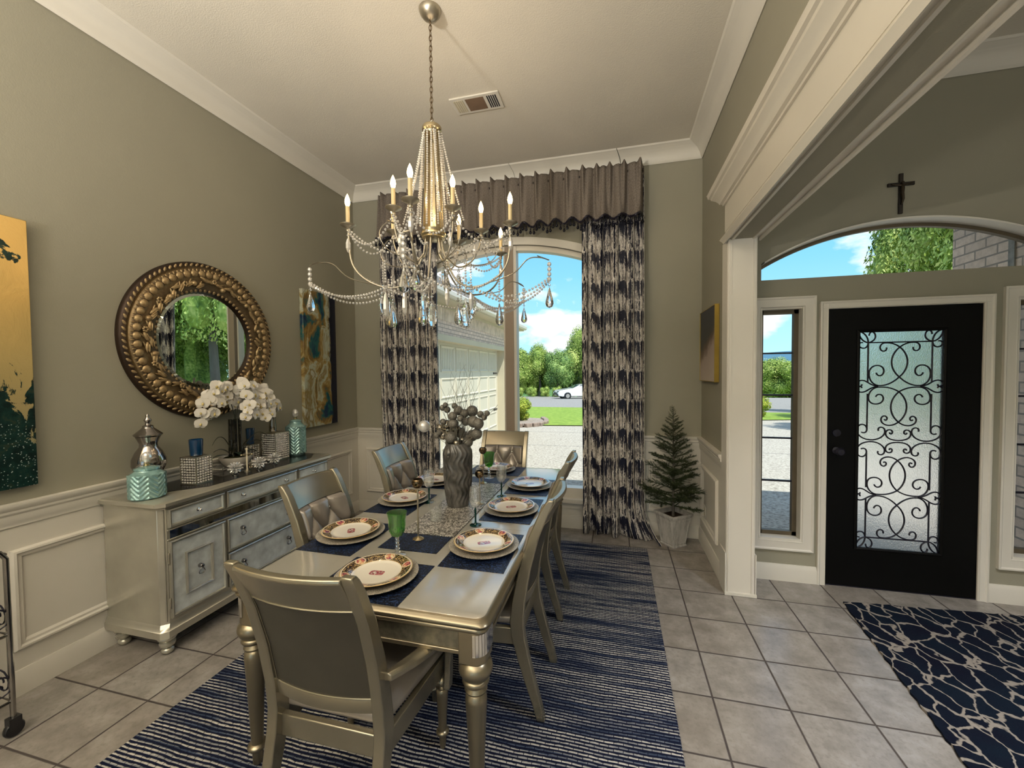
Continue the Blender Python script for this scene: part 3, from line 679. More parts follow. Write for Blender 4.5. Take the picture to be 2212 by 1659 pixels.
# outlet on the side wall
op = TH('wall_outlet', 'small white outlet plate on the wainscot beside the potted fir', 'outlet', (.771, 3.90, .335))
P('cover_plate', MB().box(-.006, -.035, -.057, 0, .035, .057), TRIM, op, bevel=.002)
for z in (-.02, .02): P('socket', MB().box(-.009, -.014, z - .013, -.005, .014, z + .013), CREAM, op)
# ceiling vent
vt = TH('ceiling_vent', 'white ceiling register with three louvre sections above the table', 'vent', (-1.035, 3.05, CZ))
P('vent_plate', MB().box(-.195, -.095, -.012, .195, .095, 0), TRIM, vt, bevel=.003)
P('duct_opening', MB().box(-.075, -.07, -.0135, .07, .07, -.0115), vary('duct_brown', (.20, .13, .085), .8), vt, smooth=0)
for k in range(5): P('slat', MB().box(.095 + k * .016, -.068, -.0145, .104 + k * .016, .068, -.0115), IRON, vt, smooth=0)
for k in range(5): P('slat', MB().box(-.168 + k * .016, -.068, -.0150, -.158 + k * .016, .068, -.0115), CREAM, vt, smooth=0)

# ================================================================ furniture
def loft(mb, secs, cap=True, closed=False):
    n = len(secs[0]); vs = [p for s_ in secs for p in s_]; m = len(secs)
    fs = [(j * n + i, j * n + (i + 1) % n, ((j + 1) % m) * n + (i + 1) % n, ((j + 1) % m) * n + i) for j in range(m if closed else m - 1) for i in range(n)]
    if cap and not closed: fs += [tuple(range(n))[::-1], tuple((m - 1) * n + i for i in range(n))]
    return mb.add(vs, fs)
def rrect(x0, y0, x1, y1, r, z, n=5):
    o = []
    for cx, cy, a0 in ((x1 - r, y0 + r, -pi / 2), (x1 - r, y1 - r, 0), (x0 + r, y1 - r, pi / 2), (x0 + r, y0 + r, pi)):
        for k in range(n + 1):
            a = a0 + pi / 2 * k / n; o.append((cx + r * cos(a), cy + r * sin(a), z))
    return o

# rugs -----------------------------------------------------------
rg = MB(); loft(rg, [rrect(-2.06, .45, .268, 3.768, .01, 0.0005), rrect(-2.06, .45, .268, 3.768, .01, .009), rrect(-2.056, .454, .264, 3.764, .01, .011)])
tag(P('area_rug', rg, RUG, smooth=0), 'large navy blue and ivory striped woven rug under the dining table', 'rug')
fm = MB(); 
ctr = [(1.50, 3.20), (2.52, 3.27), (2.60, 1.0), (1.24, 1.0)]
def wob(p0, p1, n):
    return [(p0[0] + (p1[0] - p0[0]) * k / n + rnd.uniform(-.006, .006), p0[1] + (p1[1] - p0[1]) * k / n + rnd.uniform(-.006, .006)) for k in range(n)]
pl = wob(ctr[0], ctr[1], 30) + wob(ctr[1], ctr[2], 60) + wob(ctr[2], ctr[3], 36) + wob(ctr[3], ctr[0], 60)
fm.prism([(x, y, .0005) for x, y in pl[::-1]], (0, 0, .012))
tag(P('entry_rug', fm, MATR, smooth=0), 'black and tan animal print runner rug on the tiles before the front door', 'rug')

# dining table ---------------------------------------------------
TX0, TX1, TY0, TY1, TZ = -1.478, -.408, 1.243, 3.425, .775
tb = TH('dining_table', 'long champagne silver dining table set for eight, on the striped rug', 'table', ((TX0 + TX1) / 2, (TY0 + TY1) / 2, 0))
TOPM = vary('champagne_table_lacquer', (.50, .48, .43), .13, .40, sc=4, amt=.08, bump=.05, bsc=60, spec=.6)
def slab(y0, y1, rnd0, rnd1, z0, z1, ins):
    m = MB(); e = .006
    def ring(z, d):
        o = rrect(TX0 + ins + d, TY0 + ins + d, TX1 - ins - d, TY1 - ins - d, .035, z)
        o = [(x, min(max(y, y0 + (0 if rnd0 else .0)), y1), zz) for x, y, zz in o]
        return o
    return loft(m, [ring(z0, e), ring(z0 + e * .6, 0), ring(z1 - e, 0), ring(z1 - e * .3, e * .35), ring(z1, e * 1.1)])
cuts = [(TY0, 2.035), (2.037, 2.612), (2.614, TY1)]
for (a, b), nm in zip(cuts, ('tabletop', 'table_leaf', 'tabletop')): P(nm, slab(a, b, 0, 0, .757, TZ, .020), TOPM, tb, world=True)
eb = MB()
def er(z, d): return rrect(TX0 + d, TY0 + d, TX1 - d, TY1 - d, .035, z)
loft(eb, [er(z, d) for z, d in ((.728, .030), (.728, .012), (.734, .008), (.742, .010), (.745, .016), (.748, .010), (.752, .002), (.758, 0), (.764, .003), (.767, .010), (.7705, .013), (.7735, .020), (.7735, .030))])
P('moulded_edge', eb, TLEG, tb, world=True, smooth=50)
ap = MB(); q = .045
for (x0, y0, x1, y1) in ((TX0 + q + .07, TY0 + q, TX1 - q - .07, TY0 + q + .02), (TX0 + q + .07, TY1 - q - .02, TX1 - q - .07, TY1 - q), (TX0 + q, TY0 + q + .07, TX0 + q + .02, TY1 - q - .07), (TX1 - q - .02, TY0 + q + .07, TX1 - q, TY1 - q - .07)):
    ap.box(x0, y0, .632, x1, y1, .728)
P('apron', ap, vary('textured_apron', (.20, .185, .14), .35, .6, sc=40, amt=.3), tb, world=True, smooth=0)
bd = MB()
for z in (.628, .712):
    for (x0, y0, x1, y1) in ((TX0 + q + .06, TY0 + q - .006, TX1 - q - .06, TY0 + q + .014), (TX0 + q + .06, TY1 - q - .014, TX1 - q - .06, TY1 - q + .006), (TX0 + q - .006, TY0 + q + .06, TX0 + q + .014, TY1 - q - .06), (TX1 - q - .014, TY0 + q + .06, TX1 - q + .006, TY1 - q - .06)):
        bd.box(x0, y0, z, x1, y1, z + .016)
P('apron_moulding', bd, TLEG, tb, world=True, bevel=.003)
LEGP = [(.012, .011), (.018, .014), (.020, .06), (.021, .072), (.034, .078), (.037, .085), (.034, .093), (.022, .098), (.0235, .14), (.030, .30), (.036, .42), (.0385, .462), (.037, .480), (.030, .490),
        (.036, .494), (.040, .502), (.036, .510), (.033, .516), (.043, .522), (.048, .530), (.046, .540), (.038, .545), (.050, .552), (.058, .566), (.060, .580), (.056, .596), (.046, .606), (.040, .611)]
def corner_block(cx, cy, sx, sy):
    m = MB(); s_ = .046
    def ring(z, k=0):                              # square block whose outer corner is rounded
        o = []; h = s_ + k
        for px, py in ((-h, -h), (h, -h)): o.append((cx + sx * px, cy + sy * py, z))
        for t in range(7):
            a = pi / 2 * t / 6; r = h * .9; o.append((cx + sx * (h - r + r * cos(a)), cy + sy * (h - r + r * sin(a)), z))
        o.append((cx - sx * h, cy + sy * h, z)); return o if sx * sy > 0 else o[::-1]
    return loft(m, [ring(.610), ring(.728)]), ring
for sx in (-1, 1):
    for sy in (-1, 1):
        cx = (TX0 + .054) if sx < 0 else (TX1 - .066); cy = (TY0 + .068) if sy < 0 else (TY1 - .066)
        lg = P('leg', MB().lathe(LEGP, (cx, cy, 0), 28), TLEG, tb, world=True, smooth=50)
        bk, ring = corner_block(cx, cy, sx, sy)
        P('leg_block', bk, TLEG, lg, world=True, bevel=.002)
        mm = MB(); pr = ring(0, .0015)[1 if sx * sy > 0 else 1:-1]
        for k in range(len(pr) - 1):
            a, b = Vector(pr[k]), Vector(pr[k + 1])
            n_ = max(1, int((b - a).length / .012))
            for j in range(n_):
                p, r_ = a.lerp(b, (j + .06) / n_), a.lerp(b, (j + .94) / n_)
                t = (r_ - p).normalized(); nn = Vector((t.y, -t.x, 0)) * .0012
                if (Vector(((p.x + r_.x) / 2 - cx, (p.y + r_.y) / 2 - cy, 0))).dot(nn) < 0: nn = -nn
                mm.prism([(p.x, p.y, .640), (r_.x, r_.y, .640), (r_.x, r_.y, .716), (p.x, p.y, .716)], nn)
        P('mirror_strips', mm, CHROME, lg, world=True, smooth=0)

# dining chairs --------------------------------------------------
RPATH = [(-.105, .011, .019), (-.088, .08, .021), (-.060, .17, .024), (-.028, .28, .028), (-.004, .38, .031), (.004, .45, .032), (-.006, .55, .030), (-.035, .70, .027), (-.078, .85, .024), (-.128, .97, .021), (-.150, 1.01, .018), (-.160, 1.028, .012)]
def post(x):
    m = MB(); fr_ = [(y + w, z) for y, z, w in RPATH]; bk = [(y - w, z) for y, z, w in RPATH]
    loft(m, [[(x - .020, b[0], b[1]), (x + .020, b[0], b[1]), (x + .020, f[0], f[1]), (x - .020, f[0], f[1])] for f, b in zip(fr_, bk)]); return m
def backy(z):                                      # centre line of the back at a height
    for (y0, z0, _), (y1, z1, _) in zip(RPATH, RPATH[1:]):
        if z0 <= z <= z1: return y0 + (y1 - y0) * (z - z0) / (z1 - z0)
    return RPATH[-1][0]
def crest(m, hw, z0, z1, th, bow, n=14, roll=0):
    secs = []
    for k in range(n + 1):
        x = -hw + 2 * hw * k / n; c = -bow * (1 - (x / hw) ** 2); yb, yt = backy(z0), backy(z1)
        secs.append([(x, yb + c - th, z0), (x, yb + c + th, z0), (x, yt + c + th, z1 - .008), (x, yt + c + th * .4, z1), (x, yt + c - th * .8 - roll, z1 - .001), (x, yt + c - th - roll, z1 - .012)])
    return loft(m, secs)
BTN = [(.30, .82), (.70, .82), (.12, .50), (.50, .50), (.88, .50), (.30, .18), (.70, .18)]
CREASE = [((.30, .82), (.12, .5)), ((.30, .82), (.5, .5)), ((.70, .82), (.5, .5)), ((.70, .82), (.88, .5)), ((.12, .5), (.30, .18)), ((.5, .5), (.30, .18)), ((.5, .5), (.70, .18)), ((.88, .5), (.70, .18)),
          ((.30, .82), (.30, 1.0)), ((.70, .82), (.70, 1.0)), ((.30, .18), (.30, 0)), ((.70, .18), (.70, 0)), ((.12, .5), (0, .5)), ((.88, .5), (1, .5))]
def segd(px, py, a, b, sx, sy):
    ax, ay, bx, by = a[0] * sx, a[1] * sy, b[0] * sx, b[1] * sy; px *= sx; py *= sy
    dx, dy = bx - ax, by - ay; t = max(0, min(1, ((px - ax) * dx + (py - ay) * dy) / (dx * dx + dy * dy)))
    return sqrt((px - ax - dx * t) ** 2 + (py - ay - dy * t) ** 2)
def make_chair(name, label, W, arms):
    t = TH(name, label, 'chair'); hw = W / 2; cw = hw - .038; bow = .026
    for s_ in (-1, 1): P('rear_leg', post(s_ * (hw - .020)), CHAIRM, t, bevel=.005)
    P('crest_rail', crest(MB(), cw + .001, .895, 1.022, .013, bow, roll=.006), CHAIRM, t, bevel=.003)
    P('lower_back_rail', crest(MB(), cw + .001, .505, .560, .013, bow), CHAIRM, t, bevel=.003)
    z0, z1 = .560, .895
    def backf(u, v):
        z = z0 + (z1 - z0) * v; x = (-1 + 2 * u) * cw; return (x, backy(z) - bow * (1 - (x / cw) ** 2) - .011, z)
    bk = MB().grid(12, 8, backf)
    P('back_panel', bk, LEATHD, t, smooth=180)
    tr_ = MB()
    for a, b in (((0, 0), (0, 1)), ((1, 0), (1, 1)), ((0, 0), (1, 0)), ((0, 1), (1, 1))):
        pts = [Vector(backf(a[0] + (b[0] - a[0]) * k / 12, a[1] + (b[1] - a[1]) * k / 12)) + Vector((0, -.002, 0)) for k in range(13)]
        tr_.tube(pts, .0035, 6)
    P('back_bead', tr_, CHAIRM, t)
    wX, wZ = 2 * cw, z1 - z0
    def tuft(u, v):
        z = z0 + wZ * v; x = (-1 + 2 * u) * cw
        d = min(segd(u, v, a, b, wX, wZ) for a, b in CREASE); db = min(sqrt(((u - a) * wX) ** 2 + ((v - b) * wZ) ** 2) for a, b in BTN)
        e = min(u, 1 - u) * wX; e2 = min(v, 1 - v) * wZ
        h = .040 * (1 - exp(-d / .017)) * (1 - .75 * exp(-(db / .020) ** 2)); h *= min(1, (e / .012) ** .5) * min(1, (e2 / .012) ** .5)
        return (x, backy(z) - bow * (1 - (x / cw) ** 2) + .004 + h, z)
    cu = P('tufted_back', MB().grid(60, 48, tuft), LEATH, t, smooth=180)
    for a, b in BTN:
        x, y, z = tuft(a, b); P('button', MB().ball((x, y + .004, z), .0085, 10, 6, (1, .6, 1)), CHROME, cu, smooth=180)
    # seat
    D = .445; fw = hw + .028
    sr = MB()
    sr.prism([(-hw + .03, -.006, .345), (hw - .03, -.006, .345), (hw - .03, .018, .345), (-hw + .03, .018, .345)], (0, 0, .078))
    sr.prism([(-fw + .02, D - .03, .345), (fw - .02, D - .03, .345), (fw - .02, D, .345), (-fw + .02, D, .345)], (0, 0, .078))
    for s_ in (-1, 1): sr.prism([(s_ * (hw - .008), .02, .345), (s_ * (hw - .032), .02, .345), (s_ * (fw - .032), D - .01, .345), (s_ * (fw - .008), D - .01, .345)][::s_], (0, 0, .078))
    P('seat_frame', sr, CHAIRM, t, bevel=.004)
    sc_ = MB()
    def sring(z, d): return [(-hw + .036 + d, .030 + d, z), (hw - .036 - d, .030 + d, z), (fw - .012 - d, D + .004 - d, z), (-fw + .012 + d, D + .004 - d, z)]
    loft(sc_, [sring(.4235, .004), sring(.432, -.004), sring(.455, -.002), sring(.474, .018), sring(.480, .06)])
    P('seat_cushion', sc_, LEATH, t, bevel=.014, seg=3, smooth=60)
    # turned front legs
    FL = [(.011, .011), (.014, .03), (.015, .068), (.026, .074), (.028, .080), (.026, .087), (.017, .092), (.019, .15), (.025, .245), (.0265, .262), (.021, .270), (.026, .275), (.028, .281), (.022, .287), (.031, .295), (.034, .306), (.030, .318), (.022, .326), (.027, .345)]
    for s_ in (-1, 1):
        P('front_leg', MB().lathe(FL, (s_ * (fw - .030), D - .032, 0), 18), TLEG, t, smooth=50)
    if arms:
        for s_ in (-1, 1):
            ar = MB(); pts = []
            for k in range(15):
                q_ = k / 14; pts.append((s_ * (hw + .006 + .045 * sin(pi * q_ * .9) + .016 * q_), -.020 + .41 * q_, .640 - .014 * sin(pi * q_) - .055 * q_ ** 2))
            secs = []
            for k, (x, y, z) in enumerate(pts):
                w = .018 + .012 * sin(pi * k / 14); secs.append([(x - w, y, z - .014), (x + w, y, z - .014), (x + w, y, z + .004), (x + w * .5, y, z + .012), (x - w * .5, y, z + .012), (x - w, y, z + .004)])
            a_ = P('armrest', loft(ar, secs), CHAIRM, t, bevel=.003)
            sp_ = MB(); path = [(.385, .582, .014), (.395, .50, .015), (.400, .42, .018), (.392, .34, .022), (.385, .300, .020)]
            loft(sp_, [[(s_ * (fw + .010) - .012, y - w, z), (s_ * (fw + .010) + .012, y - w, z), (s_ * (fw + .010) + .012, y + w, z), (s_ * (fw + .010) - .012, y + w, z)] for y, z, w in path])
            P('arm_support', sp_, CHAIRM, t, bevel=.004)
    return t
sc1 = make_chair('dining_chair', 'tufted silver side chair on the left of the table, nearer the camera', .425, False)
sc1.location = (-1.505, 1.915, 0); sc1.rotation_euler = (0, 0, -pi / 2); sc1['group'] = 'armless dining chairs'
dup(sc1, (-1.560, 2.825, 0), -pi / 2, 'tufted silver side chair on the left of the table, farther, by the corner', 'armless dining chairs')
dup(sc1, (-.438, 1.980, 0), pi / 2, 'silver side chair on the right of the table, nearest the camera', 'armless dining chairs')
dup(sc1, (-.450, 2.745, 0), pi / 2, 'silver side chair on the right of the table, farther, nearer the window', 'armless dining chairs')
ac = make_chair('dining_armchair', 'champagne armchair in the foreground seen from behind at the table head', .452, True)
ac.location = (-.938, 1.140, 0); ac['group'] = 'dining armchairs'
dup(ac, (-1.035, 3.648, 0), pi, 'dining armchair at the far end of the table before the window', 'dining armchairs')

# ---------------------------------------------------------------- sideboard
SX0, SX1, SY0, SY1, SZ = -2.905, -2.462, 1.692, 3.068, .885
sb = TH('sideboard', 'antique silver sideboard with drawers and doors against the wainscot wall', 'sideboard', (-2.68, 2.38, 0))
def octa_ring(x0, y0, x1, y1, ch, z): return [(x0, y0, z), (x1 - ch, y0, z), (x1, y0 + ch, z), (x1, y1 - ch, z), (x1 - ch, y1, z), (x0, y1, z)]
P('body', loft(MB(), [octa_ring(SX0, SY0, SX1, SY1, .03, .17), octa_ring(SX0, SY0, SX1, SY1, .03, .845)]), SILV, sb, world=True, bevel=.003)
tp = MB(); loft(tp, [octa_ring(SX0, SY0 - .012, SX1 + .012, SY1 + .012, .03, .845), octa_ring(SX0, SY0 - .014, SX1 + .014, SY1 + .014, .03, .852), octa_ring(SX0, SY0 - .026, SX1 + .030, SY1 + .026, .035, .862), octa_ring(SX0, SY0 - .026, SX1 + .030, SY1 + .026, .035, .880), octa_ring(SX0, SY0 - .020, SX1 + .024, SY1 + .020, .035, SZ)])
P('top', tp, SILV, sb, world=True)
bs = MB(); loft(bs, [octa_ring(SX0, SY0 - .016, SX1 + .016, SY1 + .016, .03, .112), octa_ring(SX0, SY0 - .016, SX1 + .016, SY1 + .016, .03, .150), octa_ring(SX0, SY0 - .010, SX1 + .010, SY1 + .010, .03, .158), octa_ring(SX0, SY0 - .006, SX1 + .006, SY1 + .006, .03, .176), octa_ring(SX0, SY0, SX1, SY1, .03, .185)])
P('base_moulding', bs, SILV, sb, world=True)
BUN = [(.018, 0), (.026, .004), (.032, .018), (.030, .030), (.020, .036), (.030, .042), (.040, .052), (.040, .064), (.028, .072), (.034, .078), (.046, .088), (.048, .098), (.040, .110), (.030, .113)]
for x in (SX0 + .06, SX1 - .045):
    for y in (SY0 + .045, SY1 - .045): P('foot', MB().lathe(BUN, (x, y, 0), 22), SILV, sb, world=True, smooth=50)
fl = MB()                                         # fluted corner strips
for y in (SY0 + .026, SY1 - .026):
    for k in (-1, 0, 1): fl.tube([(SX1 - .010 + .004 * k, y - .008 * k * (1 if y < 2 else -1) - .0, .20), (SX1 - .010 + .004 * k, y - .008 * k * (1 if y < 2 else -1), .84)], .0045, 8)
P('corner_fluting', fl, SILV, sb, world=True)
DCHR = vary('dark_nickel', (.20, .19, .19), .12, 1, sc=9, amt=.1)
STRM = vary('bevelled_mirror', (.72, .76, .78), .05, 1, sc=3, amt=.03)
ms = MB()
n_ = 30
for k in range(n_):
    a = 1.735 + (3.025 - 1.735) * k / n_; ms.box(SX1 - .002, a + .001, .668, SX1 + .004, a + (3.025 - 1.735) / n_ - .001, .716)
P('mirror_band', ms, STRM, sb, world=True, smooth=0)
P('band_moulding', MB().box(SX1 - .002, 1.722, .716, SX1 + .008, 3.038, .724).box(SX1 - .002, 1.722, .660, SX1 + .008, 3.038, .668), SILV, sb, world=True, bevel=.002)
DF = [(0, 0), (0, .014), (.006, .018), (.013, .016), (.018, .008), (.020, 0)]
def front(name, y0, y1, z0, z1, pulls, inner=False):
    o = P(name, MB().box(SX1 - .002, y0 + .002, z0 + .002, SX1 + .006, y1 - .002, z1 - .002), SILVD, sb, world=True, smooth=0)
    f = MB().frame(DF, (SX1, y0, z0), (0, 1, 0), Z3, y1 - y0, z1 - z0, (1, 0, 0))
    if inner:
        cy, cz = (y0 + y1) / 2, (z0 + z1) / 2; f.frame([(0, .006), (0, .014), (.006, .019), (.012, .014), (.014, .006)], (SX1, cy - .085, cz - .125), (0, 1, 0), Z3, .17, .25, (1, 0, 0))
    P('frame_moulding', f, SILV, o, world=True)
    for (ky, kz, kind) in pulls:
        X = SX1 + .006
        if kind == 'knob':
            P('knob', MB().lathe([(.010, 0), (.010, .003), (.004, .006), (.004, .014), (.008, .017), (.011, .023), (.008, .029), (0, .031)], (X, ky, kz), 12, R=Matrix.Rotation(pi / 2, 3, 'Y')), CHROME, o, world=True, smooth=60)
        else:
            m = MB().lathe([(.012, 0), (.014, .004), (.011, .012), (.013, .018), (.010, .026), (0, .028)], (X, ky, kz + .012), 14, R=Matrix.Rotation(pi / 2, 3, 'Y'))
            pts = [(0, .010), (-.008, -.004), (-.018, -.024), (-.015, -.032), (0, -.036), (.015, -.032), (.018, -.024), (.008, -.004), (0, .010)]
            m.tube([(X + .018 - .002 * abs(b_) * 10, ky + a_, kz + b_) for a_, b_ in pts], .0030, 6)
            P('pull', m, DCHR, o, world=True, smooth=60)
for a, b in ((1.727, 2.068), (2.700, 3.035)):
    front('drawer', a, b, .732, .838, [((a + b) / 2, .785, 'knob')])
    dd = front('door', a, b, .212, .655, [((a + b) / 2, .43, 'bail')], True)
front('drawer', 2.082, 2.686, .732, .840, [(2.20, .786, 'knob'), (2.57, .786, 'knob')])
front('drawer', 2.082, 2.686, .440, .655, [(2.19, .552, 'bail'), (2.58, .552, 'bail')])
front('drawer', 2.082, 2.686, .208, .430, [(2.19, .325, 'bail'), (2.58, .325, 'bail')])
for z in (.30, .56): P('hinge', MB().lathe([(.005, -.028), (.005, .028), (.003, .032)], (SX1 + .010, 1.722, z), 8), PEWTER, sb, world=True)
# black runner on the sideboard
RUNB = vary('black_satin', (.006, .006, .007), .22, sc=8, amt=.4)
rb = MB(); rb.prism([(-2.72, 1.80, SZ + .0005), (-2.52, 2.02, SZ + .0005), (-2.50, 2.90, SZ + .0005), (-2.60, 3.05, SZ + .0005), (-2.84, 3.05, SZ + .0005), (-2.87, 1.98, SZ + .0005)], (0, 0, .0025))
tag(P('sideboard_runner', rb, RUNB, smooth=0), 'glossy black pointed runner lying along the top of the silver sideboard', 'runner')
RZ = SZ + .0032

# chevron jars
AQUA, N = base('aqua_mercury_glass', (.22, .40, .39), .16, .35)
N.set('Base Color', N.ramp(N.noise(N.obj, 26, 3), [(.3, (.18, .36, .36)), (.7, (.36, .56, .54))])); N.b.inputs['Coat Weight'].default_value = .6
def chev_body(H, R, neck):
    m = MB(); nu, nv = 96, 72
    def fn(u, v):
        z = H * v; a = 2 * pi * u
        r = R * (1 - .10 * (max(0, (.06 - v)) / .06) ** 2)
        if v > .86: r = R * (1 - (1 - neck) * sin((v - .86) / .14 * pi / 2) ** 1.6)
        tri = abs(((u * 6) % 1) - .5) * 2                 # chevrons round the jar
        ph = (z / .027 + tri * 1.6); g = abs((ph % 1) - .5) * 2
        k = .0085 * (1 - g ** 2 * 1.0) if .05 < v < .87 else 0
        return ((r + k) * cos(a), (r + k) * sin(a), z)
    m.grid(nu, nv, fn, closed=True); m.add([((R * .9) * cos(2 * pi * i / nu), (R * .9) * sin(2 * pi * i / nu), 0) for i in range(nu)], [tuple(range(nu))[::-1]]); return m
def jar(loc, H, R, neck, sh, label):
    t = TH('lidded_jar', label, 'jar', loc, 0, 'aqua chevron jars')
    P('jar_body', chev_body(H, R, neck), AQUA, t, smooth=60)
    P('lid', MB().lathe([(R * neck * .98, H - .002), (R * neck * 1.08, H + .004), (R * neck * 1.05, H + .012), (R * neck * .7, H + .018), (.016, H + .022), (0, H + .022)], n=32, rfun=lambda a, z: 1 + .02 * sin(a * 14)), AQUA, t, smooth=50)
    P('collar', MB().lathe([(.016, H + .021), (.017, H + .026), (.012, H + .030), (.015, H + .036), (.010, H + .040)], n=16), BRASS, t)
    P('stopper', MB().ball((0, 0, H + .040 + sh * .5), sh * .5, 12, 8, (.78, .78, 1.0)), TUSK, t, smooth=0)
jar((-2.655, 1.762, SZ), .165, .080, .70, .064, 'short aqua chevron glass jar at the near end of the silver sideboard')
jar((-2.735, 2.995, RZ), .290, .074, .60, .070, 'tall aqua chevron glass jar at the far end of the silver sideboard')
# mercury glass apothecary jar
MERC = vary('smoked_mercury_glass', (.36, .33, .31), .07, .95, sc=4, amt=.35)
mj = TH('apothecary_jar', 'dark mirrored apothecary jar with pointed lid behind the short aqua jar', 'jar', (-2.793, 1.868, SZ))
P('jar_body', MB().lathe([(.035, 0), (.040, .006), (.018, .02), (.016, .05), (.030, .075), (.066, .115), (.086, .16), (.084, .20), (.066, .245), (.046, .275), (.044, .295), (.052, .315), (.062, .338)], n=32), MERC, mj, smooth=60)
P('lid', MB().lathe([(.062, .339), (.070, .346), (.072, .352), (.055, .368), (.032, .388), (.026, .398), (.028, .404), (.014, .410), (.012, .424), (.020, .436), (.018, .444), (.008, .456), (.010, .464), (.004, .476), (0, .480)], n=32), MERC, mj, smooth=60)
# crystal bead boxes with candles
def bead_box(loc, w, h, label, rz=0):
    t = TH('crystal_box', label, 'candle holder', loc, rz)
    b = MB(); s_ = w / 2
    for x in (-s_, s_):
        for y in (-s_, s_): b.box(x - .003, y - .003, 0, x + .003, y + .003, h)
    for z in (0, h - .006):
        b.box(-s_, -s_ - .003, z, s_, -s_ + .003, z + .006).box(-s_, s_ - .003, z, s_, s_ + .003, z + .006).box(-s_ - .003, -s_, z, -s_ + .003, s_, z + .006).box(s_ - .003, -s_, z, s_ + .003, s_, z + .006)
    P('metal_frame', b, PEWTER, t)
    c = MB(); n = int(w / .0175); nz = int(h / .0175)
    for i in range(n):
        for j in range(nz):
            p = -s_ + .010 + (w - .02) * i / (n - 1); z = .012 + (h - .026) * j / (nz - 1)
            for q_ in ((p, -s_, z), (p, s_, z), (-s_, p, z), (s_, p, z)): c.ball(q_, .0074, 6, 4)
    P('crystal_beads', c, TUSK, t, smooth=0)
    P('mirrored_core', MB().box(-s_ + .010, -s_ + .010, .009, s_ - .010, s_ - .010, h - .011), MERC, t, smooth=0)
    P('inner_panel', MB().box(-s_ + .010, -s_ + .010, h - .010, s_ - .010, s_ - .010, h - .004), CHROME, t, smooth=0)
    return t
bead_box((-2.685, 2.075, RZ), .115, .178, 'square crystal bead box on the near half of the sideboard, under the blue candle', .1)
bead_box((-2.765, 2.80, RZ), .140, .225, 'larger crystal bead box on the sideboard between orchid and tall aqua jar', 0)
BLUEG, N = base('petrol_blue_glass', (.004, .035, .10), .10); N.b.inputs['Coat Weight'].default_value = .6
def votive(loc, r, h, label):
    t = TH('candle_glass', label, 'candle', loc, 0, 'blue glass candles')
    P('glass_cup', MB().lathe([(r * .86, 0), (r * .88, .004), (r, h), (r * .95, h), (r * .84, .012), (0, .012)], n=28, cap=False).add([(r * .86 * cos(2 * pi * i / 28), r * .86 * sin(2 * pi * i / 28), 0) for i in range(28)], [tuple(range(28))[::-1]]), BLUEG, t, smooth=50)
    P('wax', MB().lathe([(r * .84, h * .55), (r * .80, h * .57), (0, h * .57)], n=24), vary('cream_wax', (.45, .42, .36), .5), t)
votive((-2.700, 2.088, RZ + .1785), .040, .105, 'dark blue glass candle standing on the near crystal bead box')
rs = bead_box((-2.850, 2.640, RZ), .085, .15, 'small crystal bead block behind the orchid bowl, under a blue candle')
votive((-2.850, 2.640, RZ + .1505), .032, .125, 'slim dark blue glass candle half hidden behind the orchid stems')
hv = TH('glass_vase', 'slender mottled glass vase standing on the larger crystal bead box', 'vase', (-2.80, 2.815, RZ + .2255))
P('vase_body', MB().lathe([(.026, 0), (.030, .004), (.028, .05), (.022, .10), (.025, .14), (.034, .175), (.032, .175), (.023, .14), (.020, .10), (.025, .05), (.024, .010), (0, .010)], n=24, cap=False), vary('mottled_amber_glass', (.30, .26, .17), .15, .3, sc=40, amt=.4, alpha=.8) if False else glassy('mottled_glass', (.62, .58, .46), .1, .18), hv, smooth=50)
# acrylic tray
ty = TH('glass_tray', 'clear tray with bead rail under the white orchid bowl', 'tray', (-2.755, 2.44, RZ))
P('tray_plate', MB().box(-.095, -.20, .0, .095, .20, .004), CLEAR, ty, smooth=0)
rl = MB()
for x in (-.09, .09):
    for y in (-.195, .195): rl.tube([(x, y, .004), (x, y, .050)], .003, 6).ball((x, y, .054), .006, 8, 6)
for k in range(38):
    y = -.19 + .38 * k / 37
    for x in (-.09, .09): rl.octa((x, y, .044), .0045)
for k in range(17):
    x = -.085 + .17 * k / 16
    for y in (-.195, .195): rl.octa((x, y, .044), .0045)
P('bead_rail', rl, CHROME, ty, smooth=0)
# orchid
PETAL, N = base('white_orchid_petal', (.80, .77, .72), .5, spec=.3); N.b.inputs['Subsurface Weight'].default_value = .25; N.b.inputs['Subsurface Radius'].default_value = (.02, .02, .015)
LIP = vary('orchid_throat_yellow', (.62, .50, .20), .5, sc=30, amt=.3); STEMM = vary('orchid_stem_dark', (.03, .035, .02), .5, sc=20, amt=.4); DLEAF = vary('dark_strap_leaf', (.012, .022, .016), .3, sc=10, amt=.4)
oc = TH('orchid_plant', 'white silk orchids in a low white bowl before the round mirror', 'plant', (-2.785, 2.455, RZ + .0045))
P('bowl', MB().lathe([(.055, 0), (.060, .004), (.085, .035), (.108, .075), (.112, .092), (.106, .092), (.100, .076), (.060, .062), (0, .060)], n=36, cap=False).add([(.055 * cos(2 * pi * i / 36), .055 * sin(2 * pi * i / 36), 0) for i in range(36)], [tuple(range(36))[::-1]]), vary('white_ceramic', (.70, .66, .60), .25), oc, smooth=50)
P('moss', MB().lathe([(.098, .070), (.07, .088), (.03, .094), (0, .095)], n=24, rfun=lambda a, z: 1 + .05 * sin(a * 7)), noisecol('dark_moss', [(.3, (.01, .012, .006)), (.7, (.05, .055, .02))], 60), oc)
